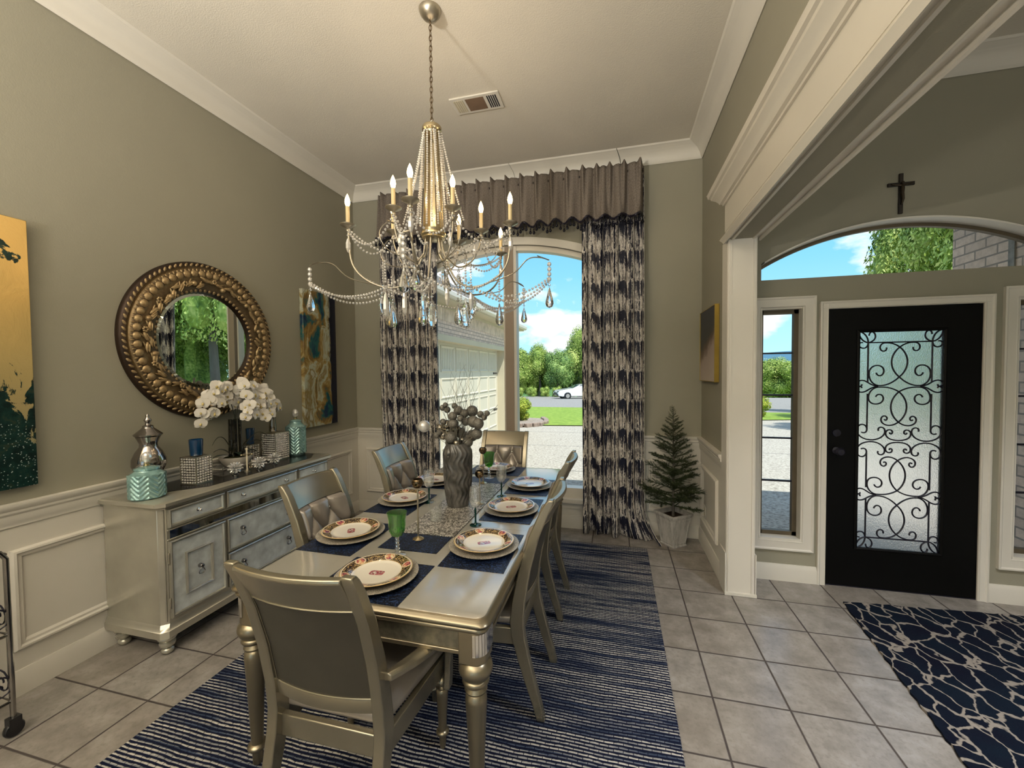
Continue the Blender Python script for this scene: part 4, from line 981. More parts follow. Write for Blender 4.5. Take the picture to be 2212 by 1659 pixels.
def strap(a, L, w, lift):
    m = MB(); secs = []
    for k in range(11):
        q_ = k / 10; r = .02 + L * q_; z = .09 + lift * sin(q_ * pi * .75) ; ww = w * sin(pi * min(1, .12 + q_ * .86)) ** .8 + .001
        n_v = Vector((-sin(a), cos(a), 0)); c = Vector((r * cos(a), r * sin(a), z)); secs.append([c - n_v * ww, c + Vector((0, 0, -.004)), c + n_v * ww, c + Vector((0, 0, .001))])
    return loft(m, secs)
for a, L, w, lf in ((.3, .13, .022, .05), (1.5, .15, .024, .03), (2.6, .10, .02, .08), (-.6, .15, .024, .045), (-1.6, .16, .024, .03), (-2.4, .12, .02, .06)): P('leaf', strap(a, L, w, lf), DLEAF, oc, smooth=60)
for a, L, lf in ((1.3, .22, .16), (-1.4, .20, .17), (.4, .18, .12), (1.9, .24, .10)): P('grass_blade', strap(a, L, .004, lf), STEMM, oc, smooth=60)
for (x, y) in ((-.022, -.03), (.02, -.035), (-.016, .012), (.024, .02), (.004, .035)):
    P('glass_rod', MB().tube([(x, y, .06), (x * .9, y * .9, .37)], .011, 10), vary('smoky_tube', (.018, .017, .012), .12, .2, sc=30, amt=.5), oc)
def petal(m, c, R, L, W, cup=.25):
    nu, nv = 6, 6; vs = []; 
    for j in range(nv + 1):
        v = j / nv; wv = W * sin(pi * min(1, .10 + .88 * v)) ** .65
        for i in range(nu + 1):
            u = -1 + 2 * i / nu; p = Vector((u * wv, L * v, -cup * L * (v ** 2) * .6 + cup * W * u * u * .7)); vs.append(Vector(c) + R @ p)
    m.add(vs, [(j * (nu + 1) + i, j * (nu + 1) + i + 1, (j + 1) * (nu + 1) + i + 1, (j + 1) * (nu + 1) + i) for j in range(nv) for i in range(nu)])
flw = []
for var in range(3):
    m = MB(); s_ = 1 + .08 * var
    for a, L, W in ((0, .030, .0135), (radians(128), .029, .0125), (radians(-128), .029, .0125)): petal(m, (0, 0, 0), Matrix.Rotation(a, 3, 'Z'), L * s_, W * s_, .35 - .2 * var)
    for a in (radians(62), radians(-62)): petal(m, (0, 0, .003), Matrix.Rotation(a, 3, 'Z'), .032 * s_, .022 * s_, .3 - .25 * var)
    flw.append(m.mesh('orchid_bloom', PETAL, 180))
lpm = MB().ball((0, -.004, .006), .006, 8, 6, (1, 1.4, 1)).mesh('orchid_lip', LIP, 180)
def bloom(c, d, sc=1.0):
    q_ = Vector(d).to_track_quat('Z', 'Y'); e = (q_ @ Euler((0, 0, rnd.uniform(-.5, .5))).to_quaternion())
    o = bpy.data.objects.new('bloom', flw[rnd.randrange(3)]); COL.objects.link(o); o.parent = oc; o.location = c; o.rotation_euler = e.to_euler(); o.scale = (sc,) * 3
    l = bpy.data.objects.new('lip', lpm); COL.objects.link(l); l.parent = o
# four arching sprays, local axes: y runs along the sideboard
SPR = [[(0, .0, .37), (.01, -.05, .52), (.03, -.13, .60), (.06, -.22, .56), (.07, -.29, .46), (.06, -.31, .36)],
       [(0, .0, .37), (.03, .02, .53), (.08, .01, .63), (.13, -.01, .58), (.15, -.02, .47), (.15, -.02, .38)],
       [(0, .0, .37), (.0, .06, .54), (.02, .14, .60), (.05, .22, .55), (.06, .27, .46), (.07, .29, .38)],
       [(0, .0, .37), (-.02, .03, .50), (.03, .09, .55), (.10, .12, .50), (.13, .13, .43), (.14, .14, .36)]]
def cr(pts, n=8):
    out = []; Pp = [Vector(p) for p in pts]; Pp = [Pp[0] * 2 - Pp[1]] + Pp + [Pp[-1] * 2 - Pp[-2]]
    for i in range(1, len(Pp) - 2):
        for k in range(n):
            t = k / n; a, b, c, d = Pp[i - 1:i + 3]; out.append(.5 * ((2 * b) + (c - a) * t + (2 * a - 5 * b + 4 * c - d) * t * t + (3 * b - a - 3 * c + d) * t ** 3))
    out.append(Pp[-2]); return out
for sp_ in SPR:
    c = cr(sp_); P('flower_stem', MB().tube(c, .0028, 6), STEMM, oc)
    bu = MB()
    for k in range(8, len(c) - 4, 2):
        for s_ in (-1, 1):
            off = Vector((rnd.uniform(.005, .04), s_ * .030 + rnd.uniform(-.014, .014), rnd.uniform(-.035, .03)))
            bloom(c[k] + off, (1, s_ * .45 + rnd.uniform(-.4, .4) - .25, rnd.uniform(-.2, .35)), rnd.uniform(1.05, 1.35))
    for k in range(len(c) - 5, len(c)): bu.ball(c[k] + Vector((0, rnd.uniform(-.01, .01), -.006)), .0065, 8, 6, (1, 1, 1.3))
    P('buds', bu, vary('orchid_bud', (.22, .24, .10), .5), oc)
# crystal rosettes and standing cross
def rosette(loc, r, label):
    t = TH('crystal_rosette', label, 'ornament', loc, rnd.uniform(0, 1), 'crystal flower candle holders')
    m = MB()
    for ring, (n, el, L) in enumerate(((8, -.75, .9), (10, -.15, 1), (10, .35, 1), (8, .85, .9), (4, 1.3, .8))):
        for k in range(n):
            a = 2 * pi * k / n + ring * .3; d = Vector((cos(a) * cos(el), sin(a) * cos(el), sin(el))); R = d.to_track_quat('Z', 'Y').to_matrix()
            m.ball(Vector((0, 0, r * .98)) + d * r * L * .58, r * .44 * L, 6, 4, (.40, .28, 1.0), R)
    P('petals', m, TUSK, t, smooth=0)
    P('base', MB().lathe([(r * .4, 0), (r * .42, .004), (r * .2, .012), (r * .2, r * .8)], n=12), CHROME, t)
rosette((-2.610, 2.290, RZ), .052, 'crystal flower rosette nearest the camera of three on the sideboard')
rosette((-2.575, 2.455, RZ), .054, 'crystal flower rosette in the middle of three, beside the small cross')
rosette((-2.600, 2.620, RZ), .052, 'crystal flower rosette farthest from the camera of three on the sideboard')
ct = TH('standing_cross', 'small gold and ivory standing cross among the crystal rosettes', 'cross', (-2.600, 2.375, RZ), radians(55))
P('cross_base', MB().lathe([(.020, 0), (.020, .008), (.010, .016), (.006, .024)], n=14), PEWTER, ct)
P('cross_upright', MB().box(-.005, -.004, .020, .005, .004, .165).ball((0, 0, .168), .009, 8, 6), vary('ivory_enamel', (.66, .60, .46), .3), ct, bevel=.001)
P('cross_arm', MB().box(-.030, -.004, .122, .030, .004, .132).ball((-.032, 0, .127), .008, 8, 6).ball((.032, 0, .127), .008, 8, 6), BRASS, ct, bevel=.001)

# ---------------------------------------------------------------- wall pieces
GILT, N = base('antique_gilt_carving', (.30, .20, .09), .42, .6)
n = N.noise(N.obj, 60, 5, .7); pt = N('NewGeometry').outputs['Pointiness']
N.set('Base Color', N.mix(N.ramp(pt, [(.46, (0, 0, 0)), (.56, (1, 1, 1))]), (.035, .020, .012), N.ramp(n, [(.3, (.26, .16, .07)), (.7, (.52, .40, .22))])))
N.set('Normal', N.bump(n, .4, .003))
mr = TH('round_mirror', 'round mirror in a wide carved antique gold frame above the sideboard', 'mirror', (LWX, 2.352, 1.845))
# local: disc faces +x; a = angle in the y-z plane
def dis(r, a, x): return (x, r * cos(a), r * sin(a))
RO, RI = .560, .345
fp = [(RO, .0), (RO, .020), (RO - .012, .038), (RO - .030, .044), (RO - .048, .034), (RO - .060, .050), (RO - .085, .058), (RO - .108, .048), (RO - .125, .050), (RO - .160, .052), (RO - .185, .040), (RO - .205, .034), (RI, .018), (RI, 0)]
m = MB(); nn = 120
loft(m, [[dis(r, 2 * pi * k / nn, x) for r, x in fp] for k in range(nn)], closed=True)
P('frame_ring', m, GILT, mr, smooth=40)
def carve(name, n, r, x, sc, rr, tilt=0, ph=0):
    m = MB()
    for k in range(n):
        a = 2 * pi * (k + ph) / n; c = Vector(dis(r, a, x)); R = Matrix.Rotation(-0, 3, 'X') @ Matrix.Rotation(a + tilt, 3, 'X'); m.ball(c, rr, 8, 5, sc, R)
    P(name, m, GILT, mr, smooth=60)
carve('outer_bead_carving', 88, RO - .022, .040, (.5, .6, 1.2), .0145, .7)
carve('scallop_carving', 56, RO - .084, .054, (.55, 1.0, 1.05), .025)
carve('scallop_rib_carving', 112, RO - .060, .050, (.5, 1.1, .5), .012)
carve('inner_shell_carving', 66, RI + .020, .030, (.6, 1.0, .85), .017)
m = MB()
for k in range(72):                               # leaves and fruit of the wide garland
    a = 2 * pi * k / 72 + rnd.uniform(-.02, .02); r = RO - .150 + rnd.uniform(-.026, .026); c = Vector(dis(r, a, .058)); R = Matrix.Rotation(a + pi / 2 + rnd.uniform(-.7, .7), 3, 'X')
    kind = k % 6
    if kind == 3: m.ball(c, .019, 10, 7)
    elif kind == 5:
        for q_ in range(6): m.ball(c + Vector((.004, .012 * cos(q_), .012 * sin(q_))), .009, 6, 4)
    else:
        m.ball(c, .036, 8, 6, (.28, 1.0, .34), R); m.ball(c + R @ Vector((.006, .006, .008)), .030, 6, 5, (.22, 1.0, .10), R); m.ball(c + R @ Vector((-.003, -.01, -.012)), .028, 6, 5, (.25, 1.0, .22), Matrix.Rotation(.5, 3, 'X') @ R)
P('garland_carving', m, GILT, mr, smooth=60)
MIRR = bpy.data.materials.new('silvered_mirror'); MIRR = vary('silvered_mirror', (.80, .88, .84), .0, 1, sc=1, amt=.01)
m = MB(); rings = [(RI + .004, .010), (RI - .020, .016), (0.0001, .016)]
loft(m, [[dis(r, 2 * pi * k / 96, x) for k in range(96)] for r, x in rings], cap=False); P('mirror_glass', m, MIRR, mr, smooth=3)
ga = TH('canvas_painting', 'tall gold and dark green abstract canvas at the left edge of the photo', 'painting', (LWX + .002, .80, 1.045))
P('canvas', MB().box(0, -.62, 0, .035, .615, 1.34), gold_art(), ga, bevel=.003)
aa = TH('canvas_painting', 'narrow poured canvas in teal, gold and white between mirror and window', 'painting', (LWX + .002, 3.28, 1.075))
P('canvas', MB().box(0, 0, 0, .038, .465, 1.335), agate_art(), aa, bevel=.003)
da = TH('framed_painting', 'small navy and blush abstract in a gold edged frame by the foyer opening', 'painting', (.778, 3.465, 1.50))
P('canvas', MB().box(-.031, .006, .006, -.004, .564, .604), dusk_art(), da, smooth=0)
P('gold_frame', MB().box(-.034, 0, 0, 0, .006, .610).box(-.034, .564, 0, 0, .570, .610).box(-.034, .006, 0, 0, .564, .006).box(-.034, .006, .604, 0, .564, .610), vary('brass_frame', (.42, .29, .06), .35, .7), da, smooth=0)
# crucifix above the transom
cx = TH('crucifix', 'dark wooden crucifix on the wall above the arched transom', 'crucifix', (1.916, FWY - .002, 2.668))
DKW = vary('dark_walnut', (.02, .014, .010), .5, sc=20, amt=.4)
P('upright', MB().box(-.012, -.014, 0, .012, 0, .275), DKW, cx, bevel=.003); P('crossbar', MB().box(-.078, -.0135, .190, .078, 0, .214), DKW, cx, bevel=.003)
fg = MB().tube([(0, -.024, .192), (0, -.026, .170), (0, -.024, .130)], [.009, .012, .010], 8).tube([(0, -.024, .132), (.003, -.028, .095), (0, -.020, .060)], [.011, .008, .005], 8).ball((0, -.027, .206), .010, 8, 6)
fg.tube([(0, -.024, .188), (-.035, -.020, .196), (-.062, -.018, .205)], [.006, .005, .003], 6).tube([(0, -.024, .188), (.035, -.020, .196), (.062, -.018, .205)], [.006, .005, .003], 6)
P('figure', fg, vary('aged_bronze', (.05, .035, .02), .4, .6), cx, smooth=60)

# ---------------------------------------------------------------- drapes and valance
def drape(name, x0, x1, y, amp, nf, z0, z1, label, flare=0, seed=1, wd=.42):
    r = random.Random(seed); ph = [r.uniform(0, 6.28) for _ in range(4)]; nu, nv = 220, 60; arc = (x1 - x0) * 1.55
    def fn(u, v):
        z = z0 + (z1 - z0) * v; low = max(0, (.10 - v) / .10)
        t = u + .012 * sin(2 * pi * u * 2 + ph[0] + v * 1.2)
        w = sin(2 * pi * nf * t + ph[1]) + .28 * sin(4 * pi * nf * t + ph[2])
        x = x0 + (x1 - x0) * t + .012 * sin(4 * pi * nf * t + ph[3]); yy = y + amp * w * (.8 + .2 * (1 - v)) + .012 * sin(9 * v + u * 12)
        x += flare * low ** 2 * max(0, (u - .55) / .45) * .14; yy -= low * .02 + low ** 2 * .03 * sin(u * 40) + flare * low ** 2 * max(0, (u - .5) / .5) * .10
        z += low ** 2 * .012 * sin(u * 57)
        return (x, yy, max(z, .004))
    m = MB().grid(nu, nv, fn, lambda u, v: (u * arc, z0 + (z1 - z0) * v))
    o = P(name, m, DRAPE, smooth=180); s_ = o.modifiers.new('thickness', 'SOLIDIFY'); s_.thickness = .003
    return tag(o, label, 'curtain')
drape('drape', -2.520, -1.845, 4.045, .032, 5, .005, 3.42, 'left drape in black and cream bark print, behind the chandelier', 0, 3)
drape('drape', -.300, .275, 4.045, .030, 4, .005, 3.42, 'right drape in black and cream bark print, pooling beside the potted fir', 1, 5)
va = TH('valance', 'pinch-pleated grey brown tweed valance across the top of the window', 'valance', (-1.12, 4.0, 3.0))
VZ = 3.515
pleats = [-2.43, -2.28, -2.12, -1.96, -1.80, -1.65, -1.50, -1.35, -1.20, -1.05, -.90, -.75, -.60, -.45, -.30, -.17, -.05, .08, .22]
vx0, vx1 = -2.515, .262
def vfn(u, v):
    x = vx0 + (vx1 - vx0) * u; d = min(abs(x - p) for p in pleats); near = exp(-(d / .016) ** 2)
    side = min(x - vx0, vx1 - x); fullend = 1 if (x > -.32 or x < -1.82) else 0
    bot = 3.040 - (.015 * fullend) + .018 * sin((x - vx0) * 2 * pi / .16)
    z = bot + (VZ - bot + .012 * near * 1.0) * v
    amp = .010 + .026 * (1 - v) * (1.4 if fullend else .8)
    y = 3.968 - amp * cos((x - vx0) * 2 * pi / (.15)) - near * .040 * (v ** .5) + .020 * exp(-((d - .030) / .012) ** 2) * v - .035 * fullend * (1 - v) * (1 + .0)
    y -= near * .015 * v
    if side < .03: y += (.03 - side) * 3.2 * (1)
    return (x, y, z)
m = MB().grid(420, 16, vfn, lambda u, v: (u * 4.0, v * .5))
o = P('pleated_fabric', m, TWEED, va, world=True, smooth=180); s_ = o.modifiers.new('thickness', 'SOLIDIFY'); s_.thickness = .004
P('mounting_board', MB().box(vx0 + .01, 3.99, 3.44, vx1 - .01, 4.13, 3.46), DKW, va, world=True, smooth=0)
bt = [Vector(vfn(k / 300, 0)) + Vector((0, -.006, -.002)) for k in range(301)]
br_ = MB(); br_.tube([p + Vector((0, 0, .006 * sin(k * 1.4))) for k, p in enumerate(bt)], .0075, 6).tube([p + Vector((0, -.004, -.006 * sin(k * 1.4))) for k, p in enumerate(bt)], .0065, 6)
P('gimp_braid', br_, vary('black_gimp', (.012, .010, .022), .45, sc=50, amt=.5), va, world=True, smooth=60)
DROPB = vary('black_glass_drop', (.010, .010, .022), .08, .2, sc=50, amt=.5)
dme = MB().tube([(0, 0, 0), (0, 0, -.014)], .0012, 4).ball((0, 0, -.017), .0055, 7, 5).lathe([(.001, -.021), (.006, -.032), (.0105, -.044), (.009, -.052), (.004, -.057), (0, -.058)], n=8, cap=False).mesh('drop', DROPB, 60)
vloc = wloc(va)
for k in range(84):
    p = Vector(vfn((k + .5) / 84, 0)); d = bpy.data.objects.new('glass_drop', dme); COL.objects.link(d); d.parent = va; d.location = p - vloc + Vector((0, -.004, -.006)); d.scale = (1.35, 1.35, 1.25)

# ================================================================ table setting
MZ = TZ + .0004
def mat_on(x0, x1, y0, y1, label, rz=0):
    cx_, cy_2 = (x0 + x1) / 2, (y0 + y1) / 2; w, h = (x1 - x0) / 2, (y1 - y0) / 2
    o = P('placemat', MB().box(-w, -h, 0, w, h, .0025), NAVYG, smooth=0); o.location = (cx_, cy_2, MZ); o.rotation_euler = (0, 0, rz)
    return tag(o, label, 'placemat', 'navy sequin placemats')
mat_on(-1.125, -.748, 1.266, 1.572, 'navy sequin placemat at the near head of the table, behind the armchair')
mat_on(-1.452, -1.160, 1.573, 1.960, 'navy sequin placemat on the left side of the table, nearest the camera', -.01)
mat_on(-1.452, -1.166, 2.102, 2.505, 'navy sequin placemat on the left side, in the middle of three')
mat_on(-1.452, -1.166, 2.640, 3.030, 'navy sequin placemat on the left side of the table, behind the tall vase')
mat_on(-.738, -.448, 1.576, 1.975, 'navy sequin placemat on the right side of the table, nearest the camera', .01)
mat_on(-.740, -.450, 2.123, 2.555, 'navy sequin placemat on the right side, in the middle of three')
mat_on(-.735, -.445, 2.632, 3.035, 'navy sequin placemat on the right side of the table, nearest the window')
mat_on(-1.185, -.745, 3.095, 3.385, 'navy sequin placemat at the far head of the table')
mat_on(-1.090, -.792, 1.682, 1.900, 'small navy sequin mat under the near end of the silver runner')
mat_on(-1.090, -.792, 2.760, 3.010, 'small navy sequin mat under the far end of the silver runner')
tag(P('table_runner', MB().box(-1.072, 1.868, MZ + .0027, -.785, 2.840, MZ + .0050), SILVG, smooth=0), 'glittering silver sequin runner down the middle of the dining table', 'runner')
RUZ = MZ + .0052; MTZ = MZ + .0027
CH_P = [(0, 0), (.085, 0), (.100, .004), (.150, .010), (.163, .013), (.165, .016), (.160, .017), (.148, .014), (.100, .009), (.085, .006), (0, .006)]
PL_P = [(0, 0), (.070, 0), (.074, .003), (.090, .010), (.125, .019), (.139, .0225), (.141, .0245), (.138, .0260), (.124, .0225), (.098, .0140), (.090, .0100), (.080, .0080), (0, .0075)]
chm = MB().lathe(CH_P, n=64, cap=False).mesh('charger', CHARG, 60); plm = MB().lathe(PL_P, n=64, cap=False).mesh('plate', CHINA, 60)
WHERE = [(-.935, 1.432, .1, 'at the near head of the table, before the armchair'), (-1.312, 1.790, -1.0, 'on the left side nearest the camera'), (-1.318, 2.345, -.6, 'on the left side in the middle'),
         (-1.315, 2.800, -.4, 'on the left side behind the tall vase'), (-.603, 1.803, .5, 'on the right side nearest the camera'), (-.605, 2.325, .5, 'on the right side in the middle'),
         (-.598, 2.838, .4, 'on the right side nearest the window'), (-.972, 3.240, .2, 'at the far head of the table')]
for x, y, rz, w in WHERE:
    for nm, me, z, r_, lb, g in (('charger_plate', chm, MTZ, 0, 'round silver glitter charger ', 'silver glitter chargers'), ('dinner_plate', plm, MTZ + .0095, rz, 'dinner plate with dark floral rim ', 'floral rimmed dinner plates')):
        o = bpy.data.objects.new(nm, me); COL.objects.link(o); o.location = (x, y, z); o.rotation_euler = (0, 0, r_)
        tag(o, lb + w, 'plate', g)

GREENG = glassy('green_goblet_glass', (.24, .72, .02), 0, .05, .8, .05); DGREEN = vary('dark_green_glass', (.004, .035, .030), .06, .1, sc=10, amt=.3)
def goblet(x, y, z, label):
    t = TH('green_goblet', label, 'glass', (x, y, z), 0, 'green bowl goblets')
    P('glass_bowl', MB().lathe([(.010, .086), (.026, .094), (.035, .115), (.038, .140), (.038, .165), (.045, .197), (.0435, .197), (.0365, .165), (.0365, .140), (.0335, .116), (.024, .096), (0, .090)], n=32, cap=False), GREENG, t, smooth=60)
    P('beaded_stem', MB().lathe([(.006, .008), (.013, .016), (.006, .024), (.012, .032), (.006, .040), (.011, .048), (.006, .055), (.010, .063), (.006, .070), (.010, .078), (.006, .086), (.008, .090)], n=12), CRYSTAL, t, smooth=50)
    P('foot', MB().lathe([(.036, 0), (.037, .002), (.020, .005), (.006, .010)], n=32), CLEAR, t, smooth=40)
goblet(-.958, 1.632, MZ, 'green goblet with beaded clear stem near the near head of the table')
goblet(-.952, 2.990, MTZ, 'green goblet with beaded clear stem near the far head of the table')
def wine(x, y, z, label):
    t = TH('wine_glass', label, 'glass', (x, y, z), 0, 'clear wine glasses')
    P('glass_bowl', MB().lathe([(.004, .094), (.018, .100), (.029, .118), (.033, .142), (.032, .170), (.028, .208), (.0272, .208), (.031, .170), (.0318, .142), (.0275, .119), (.016, .102), (0, .098)], n=32, cap=False), CLEAR, t, smooth=60)
    P('stem', MB().lathe([(.012, .004), (.006, .012), (.0045, .030), (.005, .062), (.0065, .085), (.004, .094)], n=12), DGREEN, t, smooth=60)
    P('foot', MB().lathe([(.031, 0), (.032, .002), (.018, .0045), (.010, .006)], n=32), DGREEN, t, smooth=40)
wine(-.733, 2.052, MZ, 'clear wine glass with dark green stem on the right, nearest the camera')
wine(-.733, 2.566, MZ, 'clear wine glass with dark green stem on the right, beyond the first')
wine(-1.150, 2.352, MZ, 'clear wine glass with dark stem on the left, beside the tall vase')
tu = TH('glass_tumbler', 'short clear glass tumbler on the silver runner in front of the vase', 'glass', (-.968, 2.060, RUZ))
P('glass_body', MB().lathe([(.030, 0), (.034, .105), (.0325, .105), (.0285, .012), (0, .010)], n=32, cap=False).add([(.030 * cos(2 * pi * i / 32), .030 * sin(2 * pi * i / 32), 0) for i in range(32)], [tuple(range(32))[::-1]]), CLEAR, tu, smooth=50)
BCUP = vary('smoked_brass_cup', (.17, .12, .07), .07, .95, sc=60, amt=.5)
def stand(x, y, z, h, label):
    t = TH('candle_holder', label, 'candle holder', (x, y, z), 0, 'bronze ball candle holders')
    P('base', MB().lathe([(.028, 0), (.030, .002), (.014, .010), (.004, .014)], n=8), BRASS, t, smooth=0)
    P('stem', MB().lathe([(.0042, .010), (.0042, h - .045)], n=10), PEWTER, t)
    P('ball_cup', MB().lathe([(.004, h - .047), (.018, h - .042), (.027, h - .028), (.029, h - .014), (.023, h), (.020, h), (.024, h - .014), (.018, h - .034), (0, h - .038)], n=28, cap=False), BCUP, t, smooth=60)
stand(-.947, 1.812, MTZ, .298, 'tallest bronze ball candle holder, nearest the camera on the small navy mat')
stand(-.822, 2.385, RUZ, .205, 'short bronze ball candle holder just right of the vase')
stand(-.948, 2.832, RUZ, .262, 'middle height bronze ball candle holder beyond the vase, before the far goblet')

# vase with ornament picks and curly twigs
VM, N = base('grey_rippled_ceramic', (.10, .10, .095), .30); N.set('Base Color', N.ramp(N.noise(N.obj, 16, 4), [(.35, (.018, .018, .017)), (.65, (.115, .11, .105))])); N.b.inputs['Coat Weight'].default_value = .4
VX, VY = -.945, 2.335
vs_ = TH('floor_vase', 'tall grey vase with wavy vertical ridges in the middle of the table', 'vase', (VX, VY, RUZ)); vs_.name = 'tall_vase'
m = MB(); VH = .385
def vfn2(u, v):
    a = 2 * pi * u; z = VH * v; r = .066 + .018 * sin(min(1, v * 1.5) * pi / 2) - .020 * max(0, (v - .84) / .16) ** 1.6
    rid = sin(a * 9 + 1.3 * sin(v * 2 * pi * 3.2)); r += .0075 * (1 - abs(rid)) ** 1.0 * min(1, v * 8) * min(1, (1 - v) * 8); return (r * cos(a), r * sin(a), z)
m.grid(144, 60, vfn2, closed=True)
b0 = len(m.v); m.add([(vfn2(i / 144, 0)) for i in range(144)], [tuple(range(144))[::-1]]); 
m.lathe([(.060, VH), (.052, VH - .03), (.046, VH - .08), (0, VH - .08)], n=36, cap=False)
P('vase_body', m, VM, vs_, smooth=60)
BALLM = vary('silver_grey_glitter_ball', (.18, .17, .15), .5, .5, sc=160, amt=.5, bump=.5, bsc=400); BALLS = vary('shiny_pewter_ball', (.42, .38, .31), .12, .9, sc=40, amt=.3)
bq = TH('ornament_bouquet', 'cluster of silver and grey ornament balls on stems in the tall grey vase', 'ornament', (VX, VY, RUZ + VH - .06))
PXB = [(1023, 911, 17, 0), (1006, 911, 12, 0), (1020, 941, 17, 0), (1030, 937, 16, 0), (1010, 955, 16, 0), (979, 915, 15, 0), (965, 917, 14, 1), (978, 899, 13, 0), (990, 887, 14, 0), (982, 877, 9, 0), (956, 881, 9, 0), (966, 885, 10, 0),
       (962, 875, 8, 0), (957, 911, 9, 0), (951, 925, 13, 1), (968, 929, 17, 1), (974, 945, 18, 0), (943, 940, 10, 0), (969, 957, 10, 0), (986, 957, 9, 1), (998, 950, 9, 1), (994, 904, 9, 0), (1014, 907, 9, 0), (1038, 895, 10, 0), (1046, 902, 8, 0), (1052, 893, 8, 0),
       (1020, 888, 17, 0), (1033, 915, 16, 0), (916, 921, 18, 2), (934, 904, 8, 0), (1012, 944, 14, 0), (958, 940, 14, 1), (995, 935, 16, 0), (984, 927, 15, 1), (1003, 893, 13, 0), (949, 934, 9, 0)]
MUP = {}
def to_world(px, py, ydepth):
    d = cf + cr_ * ((px - 1106) / F_PX) - cu * ((py - 829.5) / F_PX); t = ydepth / d.y; return Vector((d.x * t, d.y * t, CAM_H + d.z * t))
bloc = wloc(bq)
for i, (px, py, r, kind) in enumerate(PXB):
    yy = VY + rnd.uniform(-.055, .055); w = to_world(px, py, yy) - bloc; rad = r * 2.45 / 880 * .76
    P('ornament_ball', MB().ball(w, rad, 16, 10), (BALLM, BALLS, TUSK)[kind], bq, smooth=180)
    bp = Vector((rnd.uniform(-.02, .02), rnd.uniform(-.02, .02), 0)); mid = (w + bp) / 2 + Vector((w.x * .15, 0, .02))
    P('wire_stem', MB().tube(cr([bp, mid, w], 5), .0014, 4), PEWTER, bq)
tg = TH('curly_twig_bundle', 'thin curly twigs rising high above the ornament balls in the vase', 'twigs', (VX, VY, RUZ + VH - .06))
TWG = vary('silvery_twig', (.16, .15, .13), .5, .3, sc=40, amt=.4)
for k in range(30):
    a = rnd.uniform(0, 2 * pi); sp = rnd.uniform(.02, .12); H = rnd.uniform(.36, .56); pts = []; ph = rnd.uniform(0, 6.28); fr_ = rnd.uniform(1.0, 1.8); am = rnd.uniform(.015, .04)
    for j in range(12):
        q_ = j / 11; lean = (.02 + sp * q_) ; pts.append(Vector((cos(a) * lean + am * q_ * sin(ph + fr_ * 2 * pi * q_) + .03 * q_, sin(a) * lean * .8 + am * q_ * cos(ph + fr_ * 2 * pi * q_), H * q_)))
    c = cr(pts, 3); P('twig', MB().tube(c, [.0016 - .0011 * i / (len(c) - 1) for i in range(len(c))], 4), TWG, tg, smooth=180)
for k in range(12):
    a = rnd.uniform(2.2, 4.1) if k < 7 else rnd.uniform(-.9, .9); L = rnd.uniform(.15, .28); c = cr([(0, 0, .02), (cos(a) * L * .4, sin(a) * .1, .13), (cos(a) * L, sin(a) * .12, rnd.uniform(.12, .30))], 6)
    P('twig', MB().tube(c, .0011, 4), TWG, tg, smooth=180)

# ================================================================ chandelier
CX, CY = -1.030, 2.220
ch = TH('chandelier', 'candle style champagne chandelier draped with crystal beads over the table', 'chandelier', (CX, CY, CZ))
def L2(r, z): return (r, z - CZ)
P('canopy', MB().lathe([(.0, -.060), (.012, -.058), (.040, -.045), (.058, -.022), (.064, -.004), (.064, 0)], n=32, cap=False), PEWTER, ch, smooth=60)
chn = MB(); z = 3.625; k = 0
while z > 3.055:
    pts = []
    for j in range(13):
        a = 2 * pi * j / 12; u, w = .0085 * cos(a), .019 * sin(a); pts.append(((u, 0, z - .016 + w - CZ) if k % 2 else (0, u, z - .016 + w - CZ)))
    chn.tube(pts, .0022, 5, cap=False); z -= .029; k += 1
chn.tube([(.004 * sin(q_ * .8), .004 * cos(q_ * .8), 3.62 - q_ * .0145 - CZ) for q_ in range(40)], .002, 5)
P('chain', chn, vary('aged_bronze_chain', (.16, .11, .06), .4, .8), ch, smooth=60)
P('hanging_loop', MB().tube([(.022 * cos(a), 0, 3.030 + .026 * sin(a) - CZ) for a in [pi * k / 12 for k in range(13)]], .003, 6), PEWTER, ch)
P('top_ring', MB().lathe([L2(*p) for p in ((.030, 2.975), (.046, 2.975), (.048, 2.985), (.044, 2.990), (.055, 3.000), (.056, 3.015), (.050, 3.024), (.030, 3.030), (0, 3.030))], n=32), BRASS, ch, smooth=40)
P('lower_ring', MB().lathe([L2(*p) for p in ((.0, 2.372), (.050, 2.372), (.068, 2.380), (.064, 2.390), (.074, 2.398), (.074, 2.408), (.064, 2.416), (.068, 2.428), (.056, 2.434), (0, 2.434))], n=32), BRASS, ch, smooth=40)
for k in range(10):
    a = 2 * pi * k / 10; t0, t1 = Vector((.036 * cos(a), .036 * sin(a), 2.99 - CZ)), Vector((.058 * cos(a), .058 * sin(a), 2.42 - CZ)); R = Matrix.Rotation(a, 3, 'Z'); n_ = R @ Vector((0, 1, 0)); o_ = R @ Vector((1, 0, 0))
    loft_m = MB(); loft(loft_m, [[p - n_ * w - o_ * .002, p + n_ * w - o_ * .002, p + n_ * w + o_ * .002, p - n_ * w + o_ * .002] for p, w in ((t0, .005), (t1, .0092))]); P('column_slat', loft_m, BRASS, ch, smooth=0)
